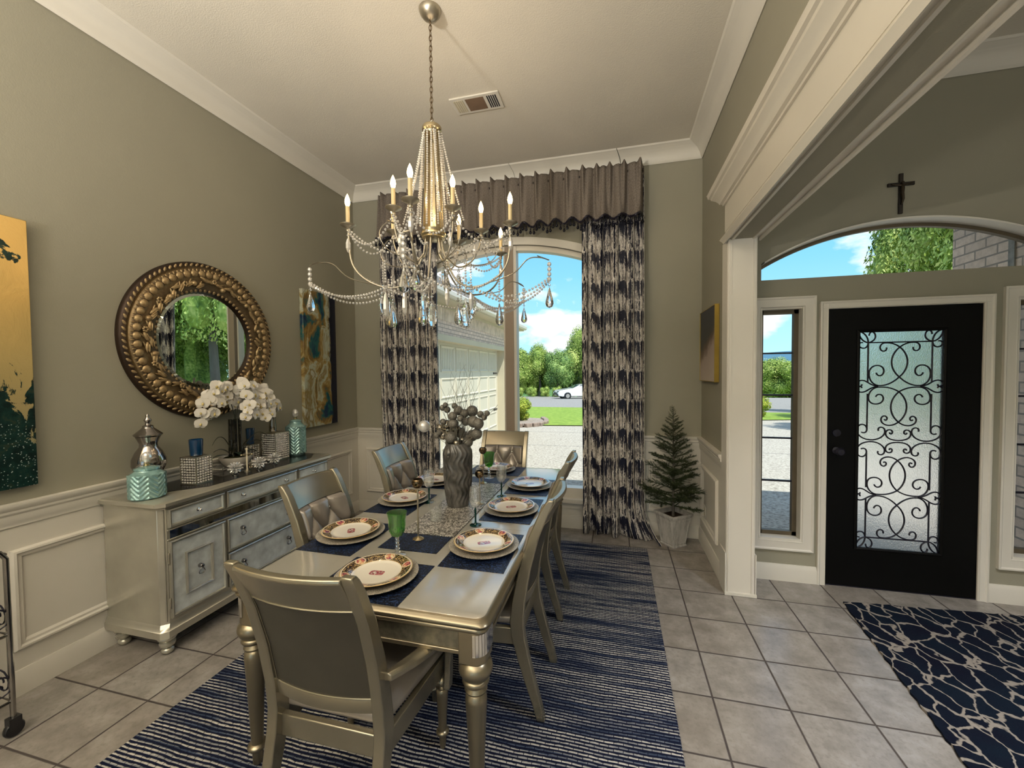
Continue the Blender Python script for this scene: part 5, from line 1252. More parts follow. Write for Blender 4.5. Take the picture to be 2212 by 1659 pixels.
def strand(name, pts, r=.0078, pitch=.0205, parent=ch):
    L = [0]
    for a, b in zip(pts, pts[1:]): L.append(L[-1] + (Vector(b) - Vector(a)).length)
    n = int(L[-1] / pitch); m = MB(); j = 0
    for k in range(n):
        s_ = (k + .5) * L[-1] / n
        while L[j + 1] < s_: j += 1
        f = (s_ - L[j]) / (L[j + 1] - L[j]); m.ball(Vector(pts[j]).lerp(Vector(pts[j + 1]), f), r, 6, 4)
    return P(name, m, TUSK, parent, smooth=0)
def sag(a, b, s_, n=16): a, b = Vector(a), Vector(b); return [a.lerp(b, k / n) - Vector((0, 0, s_ * 4 * (k / n) * (1 - k / n))) for k in range(n + 1)]
def drop(p, L, kind=0, ch_=ch):
    """hanging crystal: little linking beads, then a pear, almond or leaf-cut drop"""
    L *= 1.22; m = MB(); x, y, z = p; m.octa((x, y, z - .008), .007).octa((x, y, z - .022), .010); z -= .034
    if kind == 0: m.lathe([(0, z), (.003, z - .004), (.013, z - L * .35), (.023, z - L * .68), (.024, z - L * .80), (.017, z - L * .94), (0, z - L)], (x, y, 0), 12, cap=False)
    elif kind == 1: m.lathe([(0, z), (.008, z - L * .12), (.015, z - L * .40), (.015, z - L * .70), (.008, z - L * .92), (0, z - L)], (x, y, 0), 6, cap=False)
    else:
        a = rnd.uniform(-.4, .4) + .43; R = Matrix.Rotation(a, 3, 'Z')
        for q_ in range(14):
            t = 2 * pi * q_ / 14; w = .022 * sin(t) * (1 - .35 * cos(t)); m.octa(Vector((x, y, 0)) + R @ Vector((w, 0, z - L * .52 + L * .46 * cos(t))), .0066)
        m.ball((x, y, z - L * .55), L * .42, 8, 6, (.36, .12, 1.0), R)
    return P('crystal_drop', m, CRYSTAL if kind != 1 else TUSK, ch_, smooth=0 if kind else 25)
BULB = bpy.data.materials.new('lit_candle_bulb'); BULB.use_nodes = True; BULB.node_tree.nodes.clear(); _N = NT(BULB)
_N('OutputMaterial', {0: _N('Emission', {'Color': (1.0, .62, .22, 1), 'Strength': 16.0})})
SLEEVE = vary('candle_sleeve_ivory', (.62, .50, .28), .45, sc=4, amt=.05)
ARMS = [(-.500, -.100, 2.655, 1), (.030, -.330, 2.650, 1), (.430, .130, 2.655, 1), (.250, .560, 2.610, 1), (-.320, .100, 2.665, 0), (.220, .220, 2.660, 0), (-.170, -.150, 2.700, 0), (.160, -.090, 2.690, 0), (.040, .300, 2.630, 0)]
blm = MB().lathe([(.008, 0), (.013, .012), (.0155, .026), (.013, .043), (.007, .060), (.002, .070), (0, .074)], n=16, cap=False).mesh('bulb', BULB, 60)
tips = []
for i, (dx, dy, zt, outer) in enumerate(ARMS):
    a = atan2(dy, dx); R = sqrt(dx * dx + dy * dy); zc = zt - .190 - CZ; u = Vector((cos(a), sin(a), 0)); low = (2.10 if outer else 2.235) - CZ
    prof = [(.045, 2.385 - CZ), (.058, 2.30 - CZ), (R * .28, low + .045), (R * .50, low), (R * .78, low + .045), (R * .96, low + .15), (R, zc - .02)]
    c = cr([u * r + Z3 * z for r, z in prof], 6); am_ = P('arm', MB().tube(c, .0058 if outer else .005, 8), PEWTER, ch, smooth=60)
    Cc = u * R
    P('drip_pan', MB().lathe([(.008, zc - .016), (.012, zc - .008), (.030, zc - .002), (.045, zc + .008), (.046, zc + .011), (.030, zc + .003), (.012, zc + .001), (0, zc + .001)], (Cc.x, Cc.y, 0), 28, cap=False), PEWTER, ch, smooth=60)
    P('candle_sleeve', MB().lathe([(.0115, zc), (.0115, zc + .116), (.007, zc + .118)], (Cc.x, Cc.y, 0), 14), SLEEVE, ch, smooth=40)
    P('finial', MB().ball((Cc.x, Cc.y, zc - .024), .011, 10, 7), PEWTER, ch, smooth=60)
    b = bpy.data.objects.new('bulb', blm); COL.objects.link(b); b.parent = ch; b.location = (Cc.x, Cc.y, zc + .117)
    bl_ = light('bulb_light', 'POINT', (CX + Cc.x, CY + Cc.y, CZ + zc + .155), 3.2, (1.0, .78, .54), size=.017)
    # tendril with a leaf that carries the hanging crystals
    if outer:
        w = Vector((-sin(a), cos(a), 0)) * .03 * (1 if i % 2 else -1); t0 = u * (R * .62) + Z3 * (low + .012); T = cr([t0, u * (R * 1.02) + w + Z3 * (low + .07), u * (R * 1.22) + w + Z3 * (low + .155), u * (R * 1.38) + w + Z3 * (low + .165), u * (R * 1.50) + w + Z3 * (low + .15)], 5)
        P('tendril', MB().tube(T, .0035, 6), PEWTER, ch, smooth=60); tip = T[-1]
    else:
        T = cr([u * (R * .6) + Z3 * (low + .006), u * (R * 1.15) + Z3 * (low + .05), u * (R * 1.35) + Z3 * (low + .13), u * (R * 1.15) + Z3 * (low + .20), u * (R * .85) + Z3 * (low + .19)], 5)
        P('tendril', MB().tube(T, .0030, 6), PEWTER, ch, smooth=60); tip = T[-1]
    d = (T[-1] - T[-4]).normalized(); lf = MB(); secs = []
    for q_ in range(7):
        f = q_ / 6; p = T[-1] - d * .075 * (1 - f); s_ = Vector((-d.y, d.x, 0)).normalized() * (.011 * sin(pi * min(1, f * .9 + .08)) + .001); secs.append([p - s_, p - Z3 * .002, p + s_, p + Z3 * .004])
    P('leaf', loft(lf, secs), PEWTER, ch, smooth=60)
    if outer:
        m = MB(); z = tip.z - .012
        for q_ in range(4): m.ball((tip.x, tip.y, z - .012), .0125, 8, 5, (1, 1, 1.15)); z -= .029
        P('bead_pendant', m, TUSK, ch, smooth=0); drop((tip.x, tip.y, z + .005), .10, 0); tips.append((tip, z + .02))
        drop((Cc.x, Cc.y, zc - .030), .075, 1); mid = c[len(c) // 2]; drop((mid.x, mid.y, mid.z - .004), .105, 2)
        strand('bead_garland', sag((tip.x, tip.y, tip.z - .10), (u.x * R * .45, u.y * R * .45, low + .01), .085))
        strand('bead_garland', sag((tip.x, tip.y, tip.z - .11), (u.x * R * .30 + .03, u.y * R * .30, low + .06), .135))
    else:
        drop((tip.x, tip.y, tip.z - .004), .070, 1); mid = c[len(c) // 2]; drop((mid.x, mid.y, mid.z - .003), .085, 2 if i % 2 else 0)
    strand('bead_garland', sag((Cc.x, Cc.y, zc - .012), u * .10 + Z3 * (2.33 - CZ), .075 if outer else .035))
# bead ropes from the crown down the column and out to the neighbouring arms
for k in range(14):
    a = 2 * pi * (k + .3) / 14; r1 = .105 if k % 2 else .075; top = Vector((.052 * cos(a), .052 * sin(a), 2.985 - CZ)); bot = Vector((r1 * cos(a), r1 * sin(a), 2.44 - CZ)); mid = (top + bot) / 2 + Vector((cos(a), sin(a), 0)) * -.004
    strand('bead_rope', [top.lerp(mid, t / 8) for t in range(9)] + [mid.lerp(bot, t / 8) for t in range(1, 9)], .0064, .0135)
for k in range(6):
    a = 2 * pi * (k + .1) / 6; top = Vector((.054 * cos(a), .054 * sin(a), 2.985 - CZ)); bot = Vector((.185 * cos(a), .185 * sin(a), 2.47 - CZ)); strand('bead_rope', sag(top, bot, .03), .0064, .0135)
srt = sorted(range(9), key=lambda i: atan2(ARMS[i][1], ARMS[i][0]))
for q_ in range(9):
    i, j = srt[q_], srt[(q_ + 1) % 9]; A, B = ARMS[i], ARMS[j]; strand('bead_garland', sag((A[0], A[1], A[2] - .215 - CZ), (B[0], B[1], B[2] - .215 - CZ), .12))
for k in range(4):
    T0 = tips[k][0]; T1 = tips[(k + 1) % 4][0]; strand('bead_garland', sag((T0.x, T0.y, T0.z - .12), (T1.x * .55, T1.y * .55, 2.16 - CZ), .11))
for k, (r, a, z, L, kd) in enumerate(((.10, -1.9, 2.05, .125, 0), (.20, -1.2, 2.03, .13, 2), (.16, 2.5, 2.06, .11, 2), (.24, -2.6, 2.02, .11, 0), (.28, -.5, 2.04, .14, 2), (.14, .6, 2.05, .11, 0), (.30, 1.4, 2.05, .10, 1), (.08, .0, 2.14, .10, 1), (.33, -2.0, 2.06, .11, 1), (.22, .1, 2.10, .09, 1), (.36, 2.9, 2.06, .11, 0), (.30, -2.9, 2.12, .12, 2), (.18, -2.3, 2.10, .12, 1), (.38, .3, 2.04, .11, 0))):
    x, y = r * cos(a), r * sin(a); strand('bead_drop_chain', [(x, y, z + .13 - CZ), (x, y, z + .01 - CZ)], .0065, .014); drop((x, y, z - CZ), L, kd)

# ================================================================ potted fir
fx, fy = .508, 3.945
ft = TH('potted_fir', 'small artificial fir tree in a square whitewashed pot in the corner', 'plant', (fx, fy, 0), radians(38))
POTM = noisecol('whitewashed_wood', [(.3, (.26, .25, .235)), (.55, (.50, .485, .46)), (.8, (.60, .59, .57))], 9, rough=.7, squash=(3, 3, .7))
def sq(h, z): return [(-h, -h, z), (h, -h, z), (h, h, z), (-h, h, z)]
pm = MB(); loft(pm, [sq(.080, 0), sq(.082, .012), sq(.076, .016), sq(.108, .262), sq(.116, .268), sq(.116, .278), (sq(.121, .282)), sq(.121, .300), sq(.104, .300), sq(.100, .255)], cap=False); pm.add(sq(.080, 0), [(3, 2, 1, 0)])
P('pot', pm, POTM, ft, bevel=.002)
pf = MB()
for a in range(4):
    R = Matrix.Rotation(a * pi / 2, 3, 'Z')
    def q3(x, z): h = .077 + (.107 - .077) * (z - .016) / .25; return R @ Vector((x * h / .1, -h - .0015, z))
    for (xa, za, xb, zb) in ((-.08, .035, -.08, .24), (.08, .035, .08, .24), (-.08, .035, .08, .035), (-.08, .24, .08, .24)): pf.tube([q3(xa, za), q3(xb, zb)], .0035, 4)
P('pot_moulding', pf, POTM, ft)
P('soil', MB().add(sq(.102, .262), [(0, 1, 2, 3)]), noisecol('dark_soil', [(.3, (.012, .008, .005)), (.7, (.05, .032, .02))], 60), ft, smooth=0)
P('trunk', MB().tube([(0, 0, .255), (.003, 0, .7), (0, .002, 1.245)], [.012, .009, .002], 8), BARKM, ft)
NEEDLE, N = base('fir_needle', (.03, .055, .018), .5); N.set('Base Color', N.ramp(N.noise(N.obj, 40, 2), [(.35, (.012, .026, .010)), (.6, (.045, .062, .018)), (.75, (.11, .11, .035))]))
def branch_mesh(seed):
    r = random.Random(seed); m = MB(); L = 1.0
    def needles(a, b, n, ln):
        a, b = Vector(a), Vector(b); d = (b - a).normalized(); s_ = d.cross(Vector((0, 0, 1)))
        if s_.length < .1: s_ = Vector((1, 0, 0))
        s_.normalize(); w = s_.cross(d)
        for k in range(n):
            p = a.lerp(b, (k + r.random()) / n); t = r.uniform(0, 2 * pi); o = (s_ * cos(t) + w * sin(t)) * .75 + d * .65; e = p + o.normalized() * ln * r.uniform(.7, 1.1); q = d.cross(o).normalized() * .006
            m.add([p - q, p + q, e], [(0, 1, 2)])
    P0, P1, P2 = Vector((0, 0, 0)), Vector((.5, 0, .05)), Vector((1, 0, .10)); m.tube([P0, P1, P2], [.020, .014, .006], 4, cap=False); needles(P0.lerp(P1, .25), P1, 55, .10); needles(P1, P2, 70, .095)
    for t in (.30, .45, .58, .70, .82):
        for s_ in (-1, 1):
            a = P0.lerp(P2, t); l = .42 * (1.15 - t); b = a + Vector((l * .75, s_ * l * .8, r.uniform(-.05, .09))); m.tube([a, b], [.010, .004], 4, cap=False); needles(a, b, int(18 + 90 * l), .085)
    return m.mesh('branch', NEEDLE, 0)
brs = [branch_mesh(s_) for s_ in range(4)]
for k in range(92):
    q_ = (k / 91) ** 1.12; z = .345 + .84 * q_; L = .30 * (1 - q_) ** .66 + .035; a = k * 2.39996 + rnd.uniform(-.2, .2); L *= rnd.uniform(.75, 1.15)
    wa = a + radians(38); L = min(L, .155 / max(.05, sin(wa)) * .9 if sin(wa) > 0 else 9, .245 / max(.05, cos(wa)) * .9 if cos(wa) > 0 else 9)   # flattened against the walls
    o = bpy.data.objects.new('branch', brs[k % 4]); COL.objects.link(o); o.parent = ft; o.location = (0, 0, z); o.scale = (L, L, L); o.rotation_euler = Euler((rnd.uniform(-.3, .3), -rnd.uniform(-.02, .38) - q_ * .30, a), 'XYZ')
o = bpy.data.objects.new('branch', brs[0]); COL.objects.link(o); o.parent = ft; o.location = (0, 0, 1.13); o.scale = (.15,) * 3; o.rotation_euler = (0, -pi / 2, 0)

# bar cart at the left edge
bc = TH('bar_cart', 'chrome wire bar cart on black casters at the left edge of the photo', 'cart', (-2.70, .82, 0))
WHT = vary('black_caster', (.012, .012, .014), .35, sc=9, amt=.3); CHR2 = vary('smoked_chrome', (.30, .29, .28), .15, 1, sc=9, amt=.1)
for y in (-.34, .34):
    for x in (-.14, .10):
        P('post', MB().tube([(x, y, .085), (x, y, .80), (x, y - .02 * (1 if y > 0 else -1), .835)], .010, 10), CHR2, bc)
        P('caster', MB().lathe([(0, -.012), (.030, -.012), (.034, -.006), (.034, .006), (.030, .012), (0, .012)], (x, y, .035), 20, cap=False, R=Matrix.Rotation(pi / 2, 3, 'Y')).box(x - .017, y - .02, .045, x + .017, y + .02, .088), WHT, bc)
for z in (.16, .46, .82):
    sh = MB().tube([(-.14, -.34, z), (.10, -.34, z), (.10, .34, z), (-.14, .34, z), (-.14, -.34, z)], .007, 8)
    for k in range(13): y = -.30 + .6 * k / 12; sh.tube([(-.14, y, z), (.10, y, z)], .003, 5)
    P('wire_shelf', sh, CHR2, bc)
    if z < .7:
        s2 = MB()
        for c_ in (-.08, .04): s2.tube([(c_ + (.010 + .055 * q_ / 20) * cos(q_ * .5), .338, z + .075 + (.010 + .055 * q_ / 20) * sin(q_ * .5)) for q_ in range(21)], .0035, 6)
        for c_ in (-.2, 0, .2, .3): s2.tube([(.102, c_ + (.010 + .050 * q_ / 20) * cos(q_ * .5), z + .075 + (.010 + .055 * q_ / 20) * sin(q_ * .5)) for q_ in range(21)], .0035, 6)
        P('scroll_panel', s2, IRON, bc)

# ================================================================ outdoors
def gz(y): return -.10 if y < 7 else (-.10 - .031 * (y - 7) if y < 46 else -1.309 - .10 * (y - 46))
def terrain(name, x0, x1, y0, y1, mat, nx=4, ny=30, dz=0): 
    m = MB().grid(nx, ny, lambda u, v: (x0 + (x1 - x0) * u, y0 + (y1 - y0) * v, gz(y0 + (y1 - y0) * v) + dz)); return ST(name, m, mat, smooth=0)
terrain('ground_drive', -30, 60, 4.28, 46, CONC, 4, 60)
terrain('ground_far', -160, 160, 46, 150, GRASS, 8, 20)
terrain('ground_side', -160, -30, 4.28, 46, GRASS); terrain('ground_field', 60, 160, 4.28, 46, GRASS)
def patch(name, pts, mat, dz, th=.02):
    """ground cover over an outline, following the fall of the land"""
    ys = sorted({y for _, y in pts} | {min(p[1] for p in pts) + (max(p[1] for p in pts) - min(p[1] for p in pts)) * k / 16 for k in range(17)})
    def span(y):
        xs_ = []
        for (xa, ya), (xb, yb) in zip(pts, pts[1:] + pts[:1]):
            if (ya - y) * (yb - y) <= 0 and ya != yb: xs_.append(xa + (xb - xa) * (y - ya) / (yb - ya))
        return (min(xs_), max(xs_)) if xs_ else None
    m = MB()
    for a, b in zip(ys, ys[1:]):
        sa, sb_ = span(a + 1e-5), span(b - 1e-5)
        if sa and sb_: m.add([(sa[0], a, gz(a) + dz), (sa[1], a, gz(a) + dz), (sb_[1], b, gz(b) + dz), (sb_[0], b, gz(b) + dz)], [(0, 1, 2, 3)])
    return ST(name, m, mat, smooth=0)
patch('lawn', [(-7, 15.2), (-2.6, 14.0), (1, 14.6), (5, 17.8), (9, 19.2), (24, 20), (24, 22.2), (6, 22.6), (-2, 24.8), (-12, 25.2), (-14, 20)], GRASS, .03)
patch('road', [(-30, 26), (-14, 25.4), (-2, 25.0), (6, 22.8), (24, 22.4), (60, 24), (60, 45.5), (-30, 45.5)], ROADM, .02)
patch('forest_floor', [(9.5, 7), (58, 7), (58, 19.5), (9.5, 19)], GRASS, .025)
jt = MB()
for y in (6.9, 9.6, 12.3): jt.box(-3.3, y, gz(y) - .01, 9, y + .02, gz(y) + .003)
ST('ground_joint', jt, ROADM, smooth=0)
# garage wing on the left
gw = TH('garage_wing', 'brick garage wing with cream panelled door seen through the dining window', 'building', (-3.4, 8.5, -.1))
GX = -3.30
wl = MB(); wl.box(GX - .35, 4.38, -.3, GX - .0, 5.2, 2.86).box(GX - .35, 5.2, 2.30, GX, 12.05, 2.86).box(GX - .35, 12.05, -.4, GX, 12.95, 2.86)
P('brick_wall', wl, BRICK, gw, world=True, smooth=0)
sd = MB(); 
for k in range(110): y = 4.39 + k * .078; sd.box(GX - .02, y, 2.62, GX + .018, y + .062, 2.86)
P('soldier_course', sd, vary('soldier_brick', (.72, .60, .50), .9, sc=5, amt=.22), gw, world=True, smooth=0)
tr_ = MB().box(GX - .30, 5.14, 2.22, GX + .03, 12.11, 2.34).box(GX - .22, 11.93, -.3, GX + .025, 12.06, 2.24).box(GX - .22, 5.14, -.2, GX + .025, 5.27, 2.24)
P('door_surround', tr_, CREAM, gw, world=True, smooth=0)
gd = MB().box(GX - .30, 5.27, -.3, GX - .20, 11.93, 2.24); P('garage_door', gd, GPAINT, gw, world=True, smooth=0)
gp = MB(); X = GX - .20
ny = 8
for k in range(ny):
    a = 5.35 + (11.85 - 5.35) * k / ny; b = a + (11.85 - 5.35) / ny - .09
    for j in range(3): z0 = -.02 + j * .53; gp.frame([(0, 0), (0, .012), (.02, .02), (.045, .004), (.05, 0)], (X, a, z0), (0, 1, 0), Z3, b - a, .43, (1, 0, 0))
    gp.frame([(0, 0), (0, .012), (.02, .02), (.045, .004), (.05, 0)], (X, a, 1.60), (0, 1, 0), Z3, b - a, .56, (1, 0, 0))
    for q_ in range(7): gp.box(X - .001, a + .08 + (b - a - .16) * q_ / 6, 1.66, X + .010, a + .088 + (b - a - .16) * q_ / 6, 2.10)
P('door_panels', gp, GPAINT, gw, world=True, smooth=30)
for z in (.45, 1.53): P('strap_hinge', MB().box(X, 11.55, z, X + .012, 11.86, z + .035).box(X, 11.50, z - .01, X + .014, 11.56, z + .045), IRON, gw, world=True, smooth=0)
ev = MB().box(GX - .02, 4.38, 2.86, GX + .035, 13.0, 2.93).box(GX - .02, 4.38, 2.93, GX + .34, 13.3, 2.98)
P('soffit', ev, CREAM, gw, world=True, smooth=0)
gt = MB().mould([(0, 0), (0, .11), (.09, .12), (.11, .10), (.10, .03), (.06, .0)], (GX + .34, 4.38, 2.96), (GX + .34, 13.32, 2.96), (1, 0, 0), Z3)
P('gutter', gt, TRIM, gw, world=True, smooth=30)
ex, ey, ez = GX + .40, 13.35, 3.08; pt_ = .62
rf = MB(); rx = -8.0; rz_ = ez + (ex - rx) * pt_; hy = ey - (ex - rx)
rf.add([(ex, 4.95, ez), (ex, ey, ez), (rx, hy, rz_), (rx, 4.95, rz_), (2 * rx - ex, ey, ez), (2 * rx - ex, 4.95, ez)], [(0, 1, 2, 3), (1, 4, 2), (4, 5, 3, 2)])
P('shingle_roof', rf, SHINGLE, gw, world=True, smooth=0)
rs_ = MB()
for k in range(22):
    t = k / 22; x = ex - (ex - rx) * t; z = ez + (ex - x) * pt_; rs_.add([(x, 4.95, z + .004), (x, ey - (ex - x), z + .004), (x - .02, ey - (ex - x) - .02, z + .028), (x - .02, 4.95, z + .028)], [(0, 1, 2, 3)])
P('shingle_course', rs_, SHINGLE, gw, world=True, smooth=0)
# main roof edge, porch brick
ST('roof_1', MB().box(-3.0, -5.9, CZ + .12, 4.2, 4.86, CZ + .22).box(-3.2, 4.80, CZ + .02, 4.6, 4.90, CZ + .22), CREAM, smooth=0)
ST('roof_2', MB().add([(-3.2, 4.9, CZ + .2), (4.6, 4.9, CZ + .2), (4.6, -6, CZ + 3), (-3.2, -6, CZ + 3)], [(0, 1, 2, 3)]), SHINGLE, smooth=0)
ST('brick_wall_front', MB().box(-3.3, 4.281, -.1, WX0 - .05, 4.36, CZ).box(WX1 + .05, 4.281, -.1, .98, 4.36, CZ), BRICK, smooth=0)
ST('brick_wall_porch', MB().box(2.93, 3.60, -.1, 3.25, 4.10, CZ + .1).box(2.93, 4.10, -.1, 3.25, 4.55, 3.5), BRICK, smooth=0)
ST('porch_slab', MB().box(.92, 3.59, -.12, 3.5, 5.2, -.045), CONC, smooth=0)
ST('porch_joint', MB().box(2.920, 3.95, -.05, 2.94, 4.0, 3.5), ROADM, smooth=0)
# trees
def crown_mesh(seed, n, leaf, mat, squash=1.0, blobs=14):
    """unit crown: lumpy masses of separate leaves, radius about 1"""
    r = random.Random(seed); m_v = []; m_f = []
    bl = []
    for k in range(blobs):
        a = r.uniform(0, 2 * pi); z = r.uniform(-.75, .8); rr = sqrt(max(.05, 1 - z * z)) * r.uniform(.30, .62); bl.append((Vector((rr * cos(a), rr * sin(a), z * .72 * squash)), r.uniform(.30, .46)))
    for k in range(n):
        c, rad = bl[r.randrange(blobs)]; d = Vector((r.gauss(0, 1), r.gauss(0, 1), r.gauss(0, 1))).normalized(); p = c + d * rad * r.uniform(.72, 1.05)
        nn_ = (d + Vector((r.uniform(-.8, .8), r.uniform(-.8, .8), r.uniform(-.3, .9)))).normalized(); u = nn_.cross(Vector((r.uniform(-1, 1), r.uniform(-1, 1), r.uniform(-1, 1)))).normalized(); w = nn_.cross(u)
        s_ = leaf * r.uniform(.6, 1.25); b = len(m_v); m_v += [p - u * s_, p + w * s_ * .45, p + u * s_, p - w * s_ * .45]; m_f.append((b, b + 1, b + 2, b + 3))
    mb = MB(); mb.v = [tuple(v) for v in m_v]; mb.f = m_f; mb.u = [None] * len(m_f); 
    for c, rad in bl: mb.ball(c, rad * .60, 8, 6)
    return mb.mesh('crown', mat, 0)
CR = [crown_mesh(11, 15000, .034, LEAF1, 1.1, 18), crown_mesh(12, 15000, .034, LEAF1, 1.3, 18), crown_mesh(13, 14000, .036, LEAF2, 1.4, 18), crown_mesh(14, 14000, .036, LEAF2, 1.0, 18)]
SH = crown_mesh(21, 5000, .055, LEAF3, .9, 10); SH2 = crown_mesh(22, 6000, .04, LEAF1, 1.0, 16)
trk = MB().tube([(0, 0, 0), (.02, 0, .5), (0, .02, 1)], [.035, .026, .016], 8).mesh('trunk', BARKM, 60)
def tree(x, y, h, r, kind, label, trunk=.3, name='tree', group='trees beyond the drive', z0=None, tw=1.0):
    z = gz(y) if z0 is None else z0; t = TH(name, label, 'tree', (x, y, z), 0, group)
    c = bpy.data.objects.new('crown', kind); COL.objects.link(c); c.parent = t; ch_ = h * (1 - trunk) / 2; c.location = (0, 0, h - ch_); c.scale = (r, r, ch_ / .95); c.rotation_euler = (0, 0, rnd.uniform(0, 6))
    k = bpy.data.objects.new('trunk', trk); COL.objects.link(k); k.parent = t; k.scale = (h * tw, h * tw, h * (trunk + .3)); return t
def merged(name, items, mat, label, cat):
    """many crowns and trunks nobody could count, as one mesh of stuff"""
    v, f = [], []
    for (x, y, z, h, r, kd, tk) in items:
        ch_ = h * (1 - tk) / 2; rz = rnd.uniform(0, 6); M1 = Matrix.Translation((x, y, z + h - ch_)) @ Matrix.Rotation(rz, 4, 'Z') @ Matrix.Diagonal((r, r, ch_ / .95, 1)); M2 = Matrix.Translation((x, y, z)) @ Matrix.Diagonal((h, h, h * (tk + .3), 1))
        for me, M_ in ((CR[kd], M1), (trk, M2)):
            b = len(v); v += [tuple(M_ @ q.co) for q in me.vertices]; f += [[b + i for i in p.vertices] for p in me.polygons]
    mb = MB(); mb.v = v; mb.f = f; mb.u = [None] * len(f); return tag(P(name, mb, mat, smooth=0), label, cat, kind='stuff')
ORD = ['first', 'second', 'third', 'fourth', 'fifth', 'sixth', 'seventh', 'eighth', 'ninth', 'tenth', 'eleventh', 'twelfth']
for i, (x, y, h, r, kd) in enumerate([(-11.2, 46.9, 5.6, 2.5, 1), (-8.9, 48.2, 6.4, 2.4, 0), (-6.6, 46.9, 5.9, 2.3, 3), (-4.2, 48.8, 8.2, 2.7, 0), (-1.0, 48.5, 7.4, 2.6, 2)]):
    tree(x, y, h, r, CR[kd], 'leafy green tree across the road, %s from the left in the right-hand window pane' % ORD[i], .10, group='trees across the road')
merged('tree_belt', [(x, y, gz(y), h, r, kd, .1) for x, y, h, r, kd in ((-15, 49, 6, 3, 0), (-12.5, 51, 6.2, 2.8, 2), (-10, 52, 6.0, 3, 2), (-7.6, 51, 6.0, 2.8, 0), (-5.4, 53, 7, 3, 1), (-2.5, 53, 7.5, 3, 2), (2.2, 49, 6.5, 3, 0), (6, 50, 6, 3, 1))], LEAF2, 'belt of green trees behind the front row across the road', 'trees')
for i, x in enumerate((-10.6, -9.1, -7.6, -6.3)):
    t = TH('roadside_shrub', 'low light green shrub at the road edge, %s from the left under the trees' % ORD[i], 'shrub', (x, 44.6, gz(44.6)), 0, 'low shrubs across the road'); c = bpy.data.objects.new('foliage', SH2); COL.objects.link(c); c.parent = t; c.scale = (.72, .72, .75); c.location = (0, 0, .55); c.rotation_euler = (0, 0, i)
it = []
for i in range(26):
    x = rnd.uniform(9, 34); y = rnd.uniform(50, 78); bz = gz(y) - 1.0; top = 1.6 + y * .030 + rnd.uniform(-.5, .25); it.append((x, y, bz, top - bz, rnd.uniform(2.6, 3.6), i % 4, .1))
merged('wooded_slope', it, LEAF1, 'wooded slope of green trees under the blue ridge in the left sidelight', 'trees')
W_ = [(9.7, 12.9, 9.5, 2.0, 1, .36, 'tall tree with the thickest grey trunk, reflected left of centre in the round mirror'), (15.2, 13.4, 12, 2.2, 0, .30, 'tall slender tree reflected near the right rim of the round mirror'), (13.6, 17.2, 12, 2.2, 2, .30, 'tall shady tree reflected at the left of the round mirror beside the drape')]
for (x, y, h, r, kd, tk, lb) in W_: tree(x, y, h, r, CR[kd], lb, tk, group='near trees of the woods', tw=.6)
it = [(x, y, gz(y), h, r, kd, tk) for x, y, h, r, kd, tk in ((11.4, 17.0, 9.2, 2.3, 0, .30), (17, 14.6, 12, 3.4, 0, .28), (17.5, 18.6, 13, 3.6, 1, .26), (20.5, 16.8, 13, 3.6, 2, .24), (21, 21, 14, 4, 0, .2), (24.5, 19, 14, 4, 1, .2), (14.8, 20.5, 10, 2.6, 2, .25), (25, 25, 15, 4.4, 2, .2), (29, 22, 15, 4.5, 0, .2), (19, 24, 12, 3.4, 1, .2), (30, 29, 16, 5, 1, .15), (13.6, 10.6, 11, 2.6, 2, .34), (17.5, 11.4, 12, 3.2, 1, .28), (22, 13, 13, 3.6, 0, .22), (16.2, 17.0, 9.8, 2.0, 0, .30), (19.4, 20.0, 8.5, 2.6, 1, .10), (23.5, 23.0, 9, 3, 0, .08), (27.5, 26, 10, 3.4, 1, .05), (26, 15.5, 10, 3.6, 1, .05))]
merged('woodland', it, LEAF1, 'sunlit woodland right of the drive, filling the round mirror', 'trees')
tree(12.6, 21.4, 9.6, 2.1, CR[0], 'bright green tree seen through the arched transom over the door', .25); tree(16.3, 24.2, 11.4, 2.4, CR[1], 'fuller green tree behind the first, seen through the arched transom', .2)
# planting bed and shrub by the garage corner, clipped bush by the drive
bd_ = TH('bed_shrub', 'yellow green shrub in the stone edged bed by the garage corner', 'shrub', (-3.62, 15.2, gz(15.2))); c = bpy.data.objects.new('foliage', SH); COL.objects.link(c); c.parent = bd_; c.scale = (.72, .7, .62); c.location = (0, 0, .50)
patch('planting_bed', [(-4.6, 13.6), (-3.0, 13.4), (-2.5, 14.6), (-2.9, 16.4), (-4.6, 17)], noisecol('pale_mulch', [(.3, (.16, .12, .09)), (.7, (.48, .42, .36))], 22), .06)
eg = [(-4.3, 13.55), (-3.0, 13.4), (-2.6, 13.9), (-2.45, 14.6), (-2.6, 15.5), (-2.9, 16.4)]
for i, ((xa, ya), (xb, yb)) in enumerate(zip(eg, eg[1:])):
    for j in range(2):
        p = Vector((xa, ya, 0)).lerp(Vector((xb, yb, 0)), (j + .5) / 2); q_ = Vector((xb - xa, yb - ya, 0)); tag(P('edging_stone', MB().obox((p.x, p.y, gz(p.y) + .06), (q_.length / 4 * .80, .09, .07), Matrix.Rotation(atan2(q_.y, q_.x), 3, 'Z')), noisecol('edging_stone', [(.3, (.20, .15, .12)), (.7, (.38, .30, .25))], 9) if i + j == 0 else bpy.data.materials['edging_stone'], bevel=.02), 'tan kerb stone of the planting bed, %s from the garage wall' % ORD[2 * i + j], 'stone', 'edging stones of the planting bed')
cb = TH('clipped_bush', 'round clipped yellow green bush by the drive, seen through the left sidelight', 'bush', (5.95, 19.6, gz(19.6))); c = bpy.data.objects.new('foliage', SH); COL.objects.link(c); c.parent = cb; c.scale = (.80, .80, .66); c.location = (0, 0, .45)
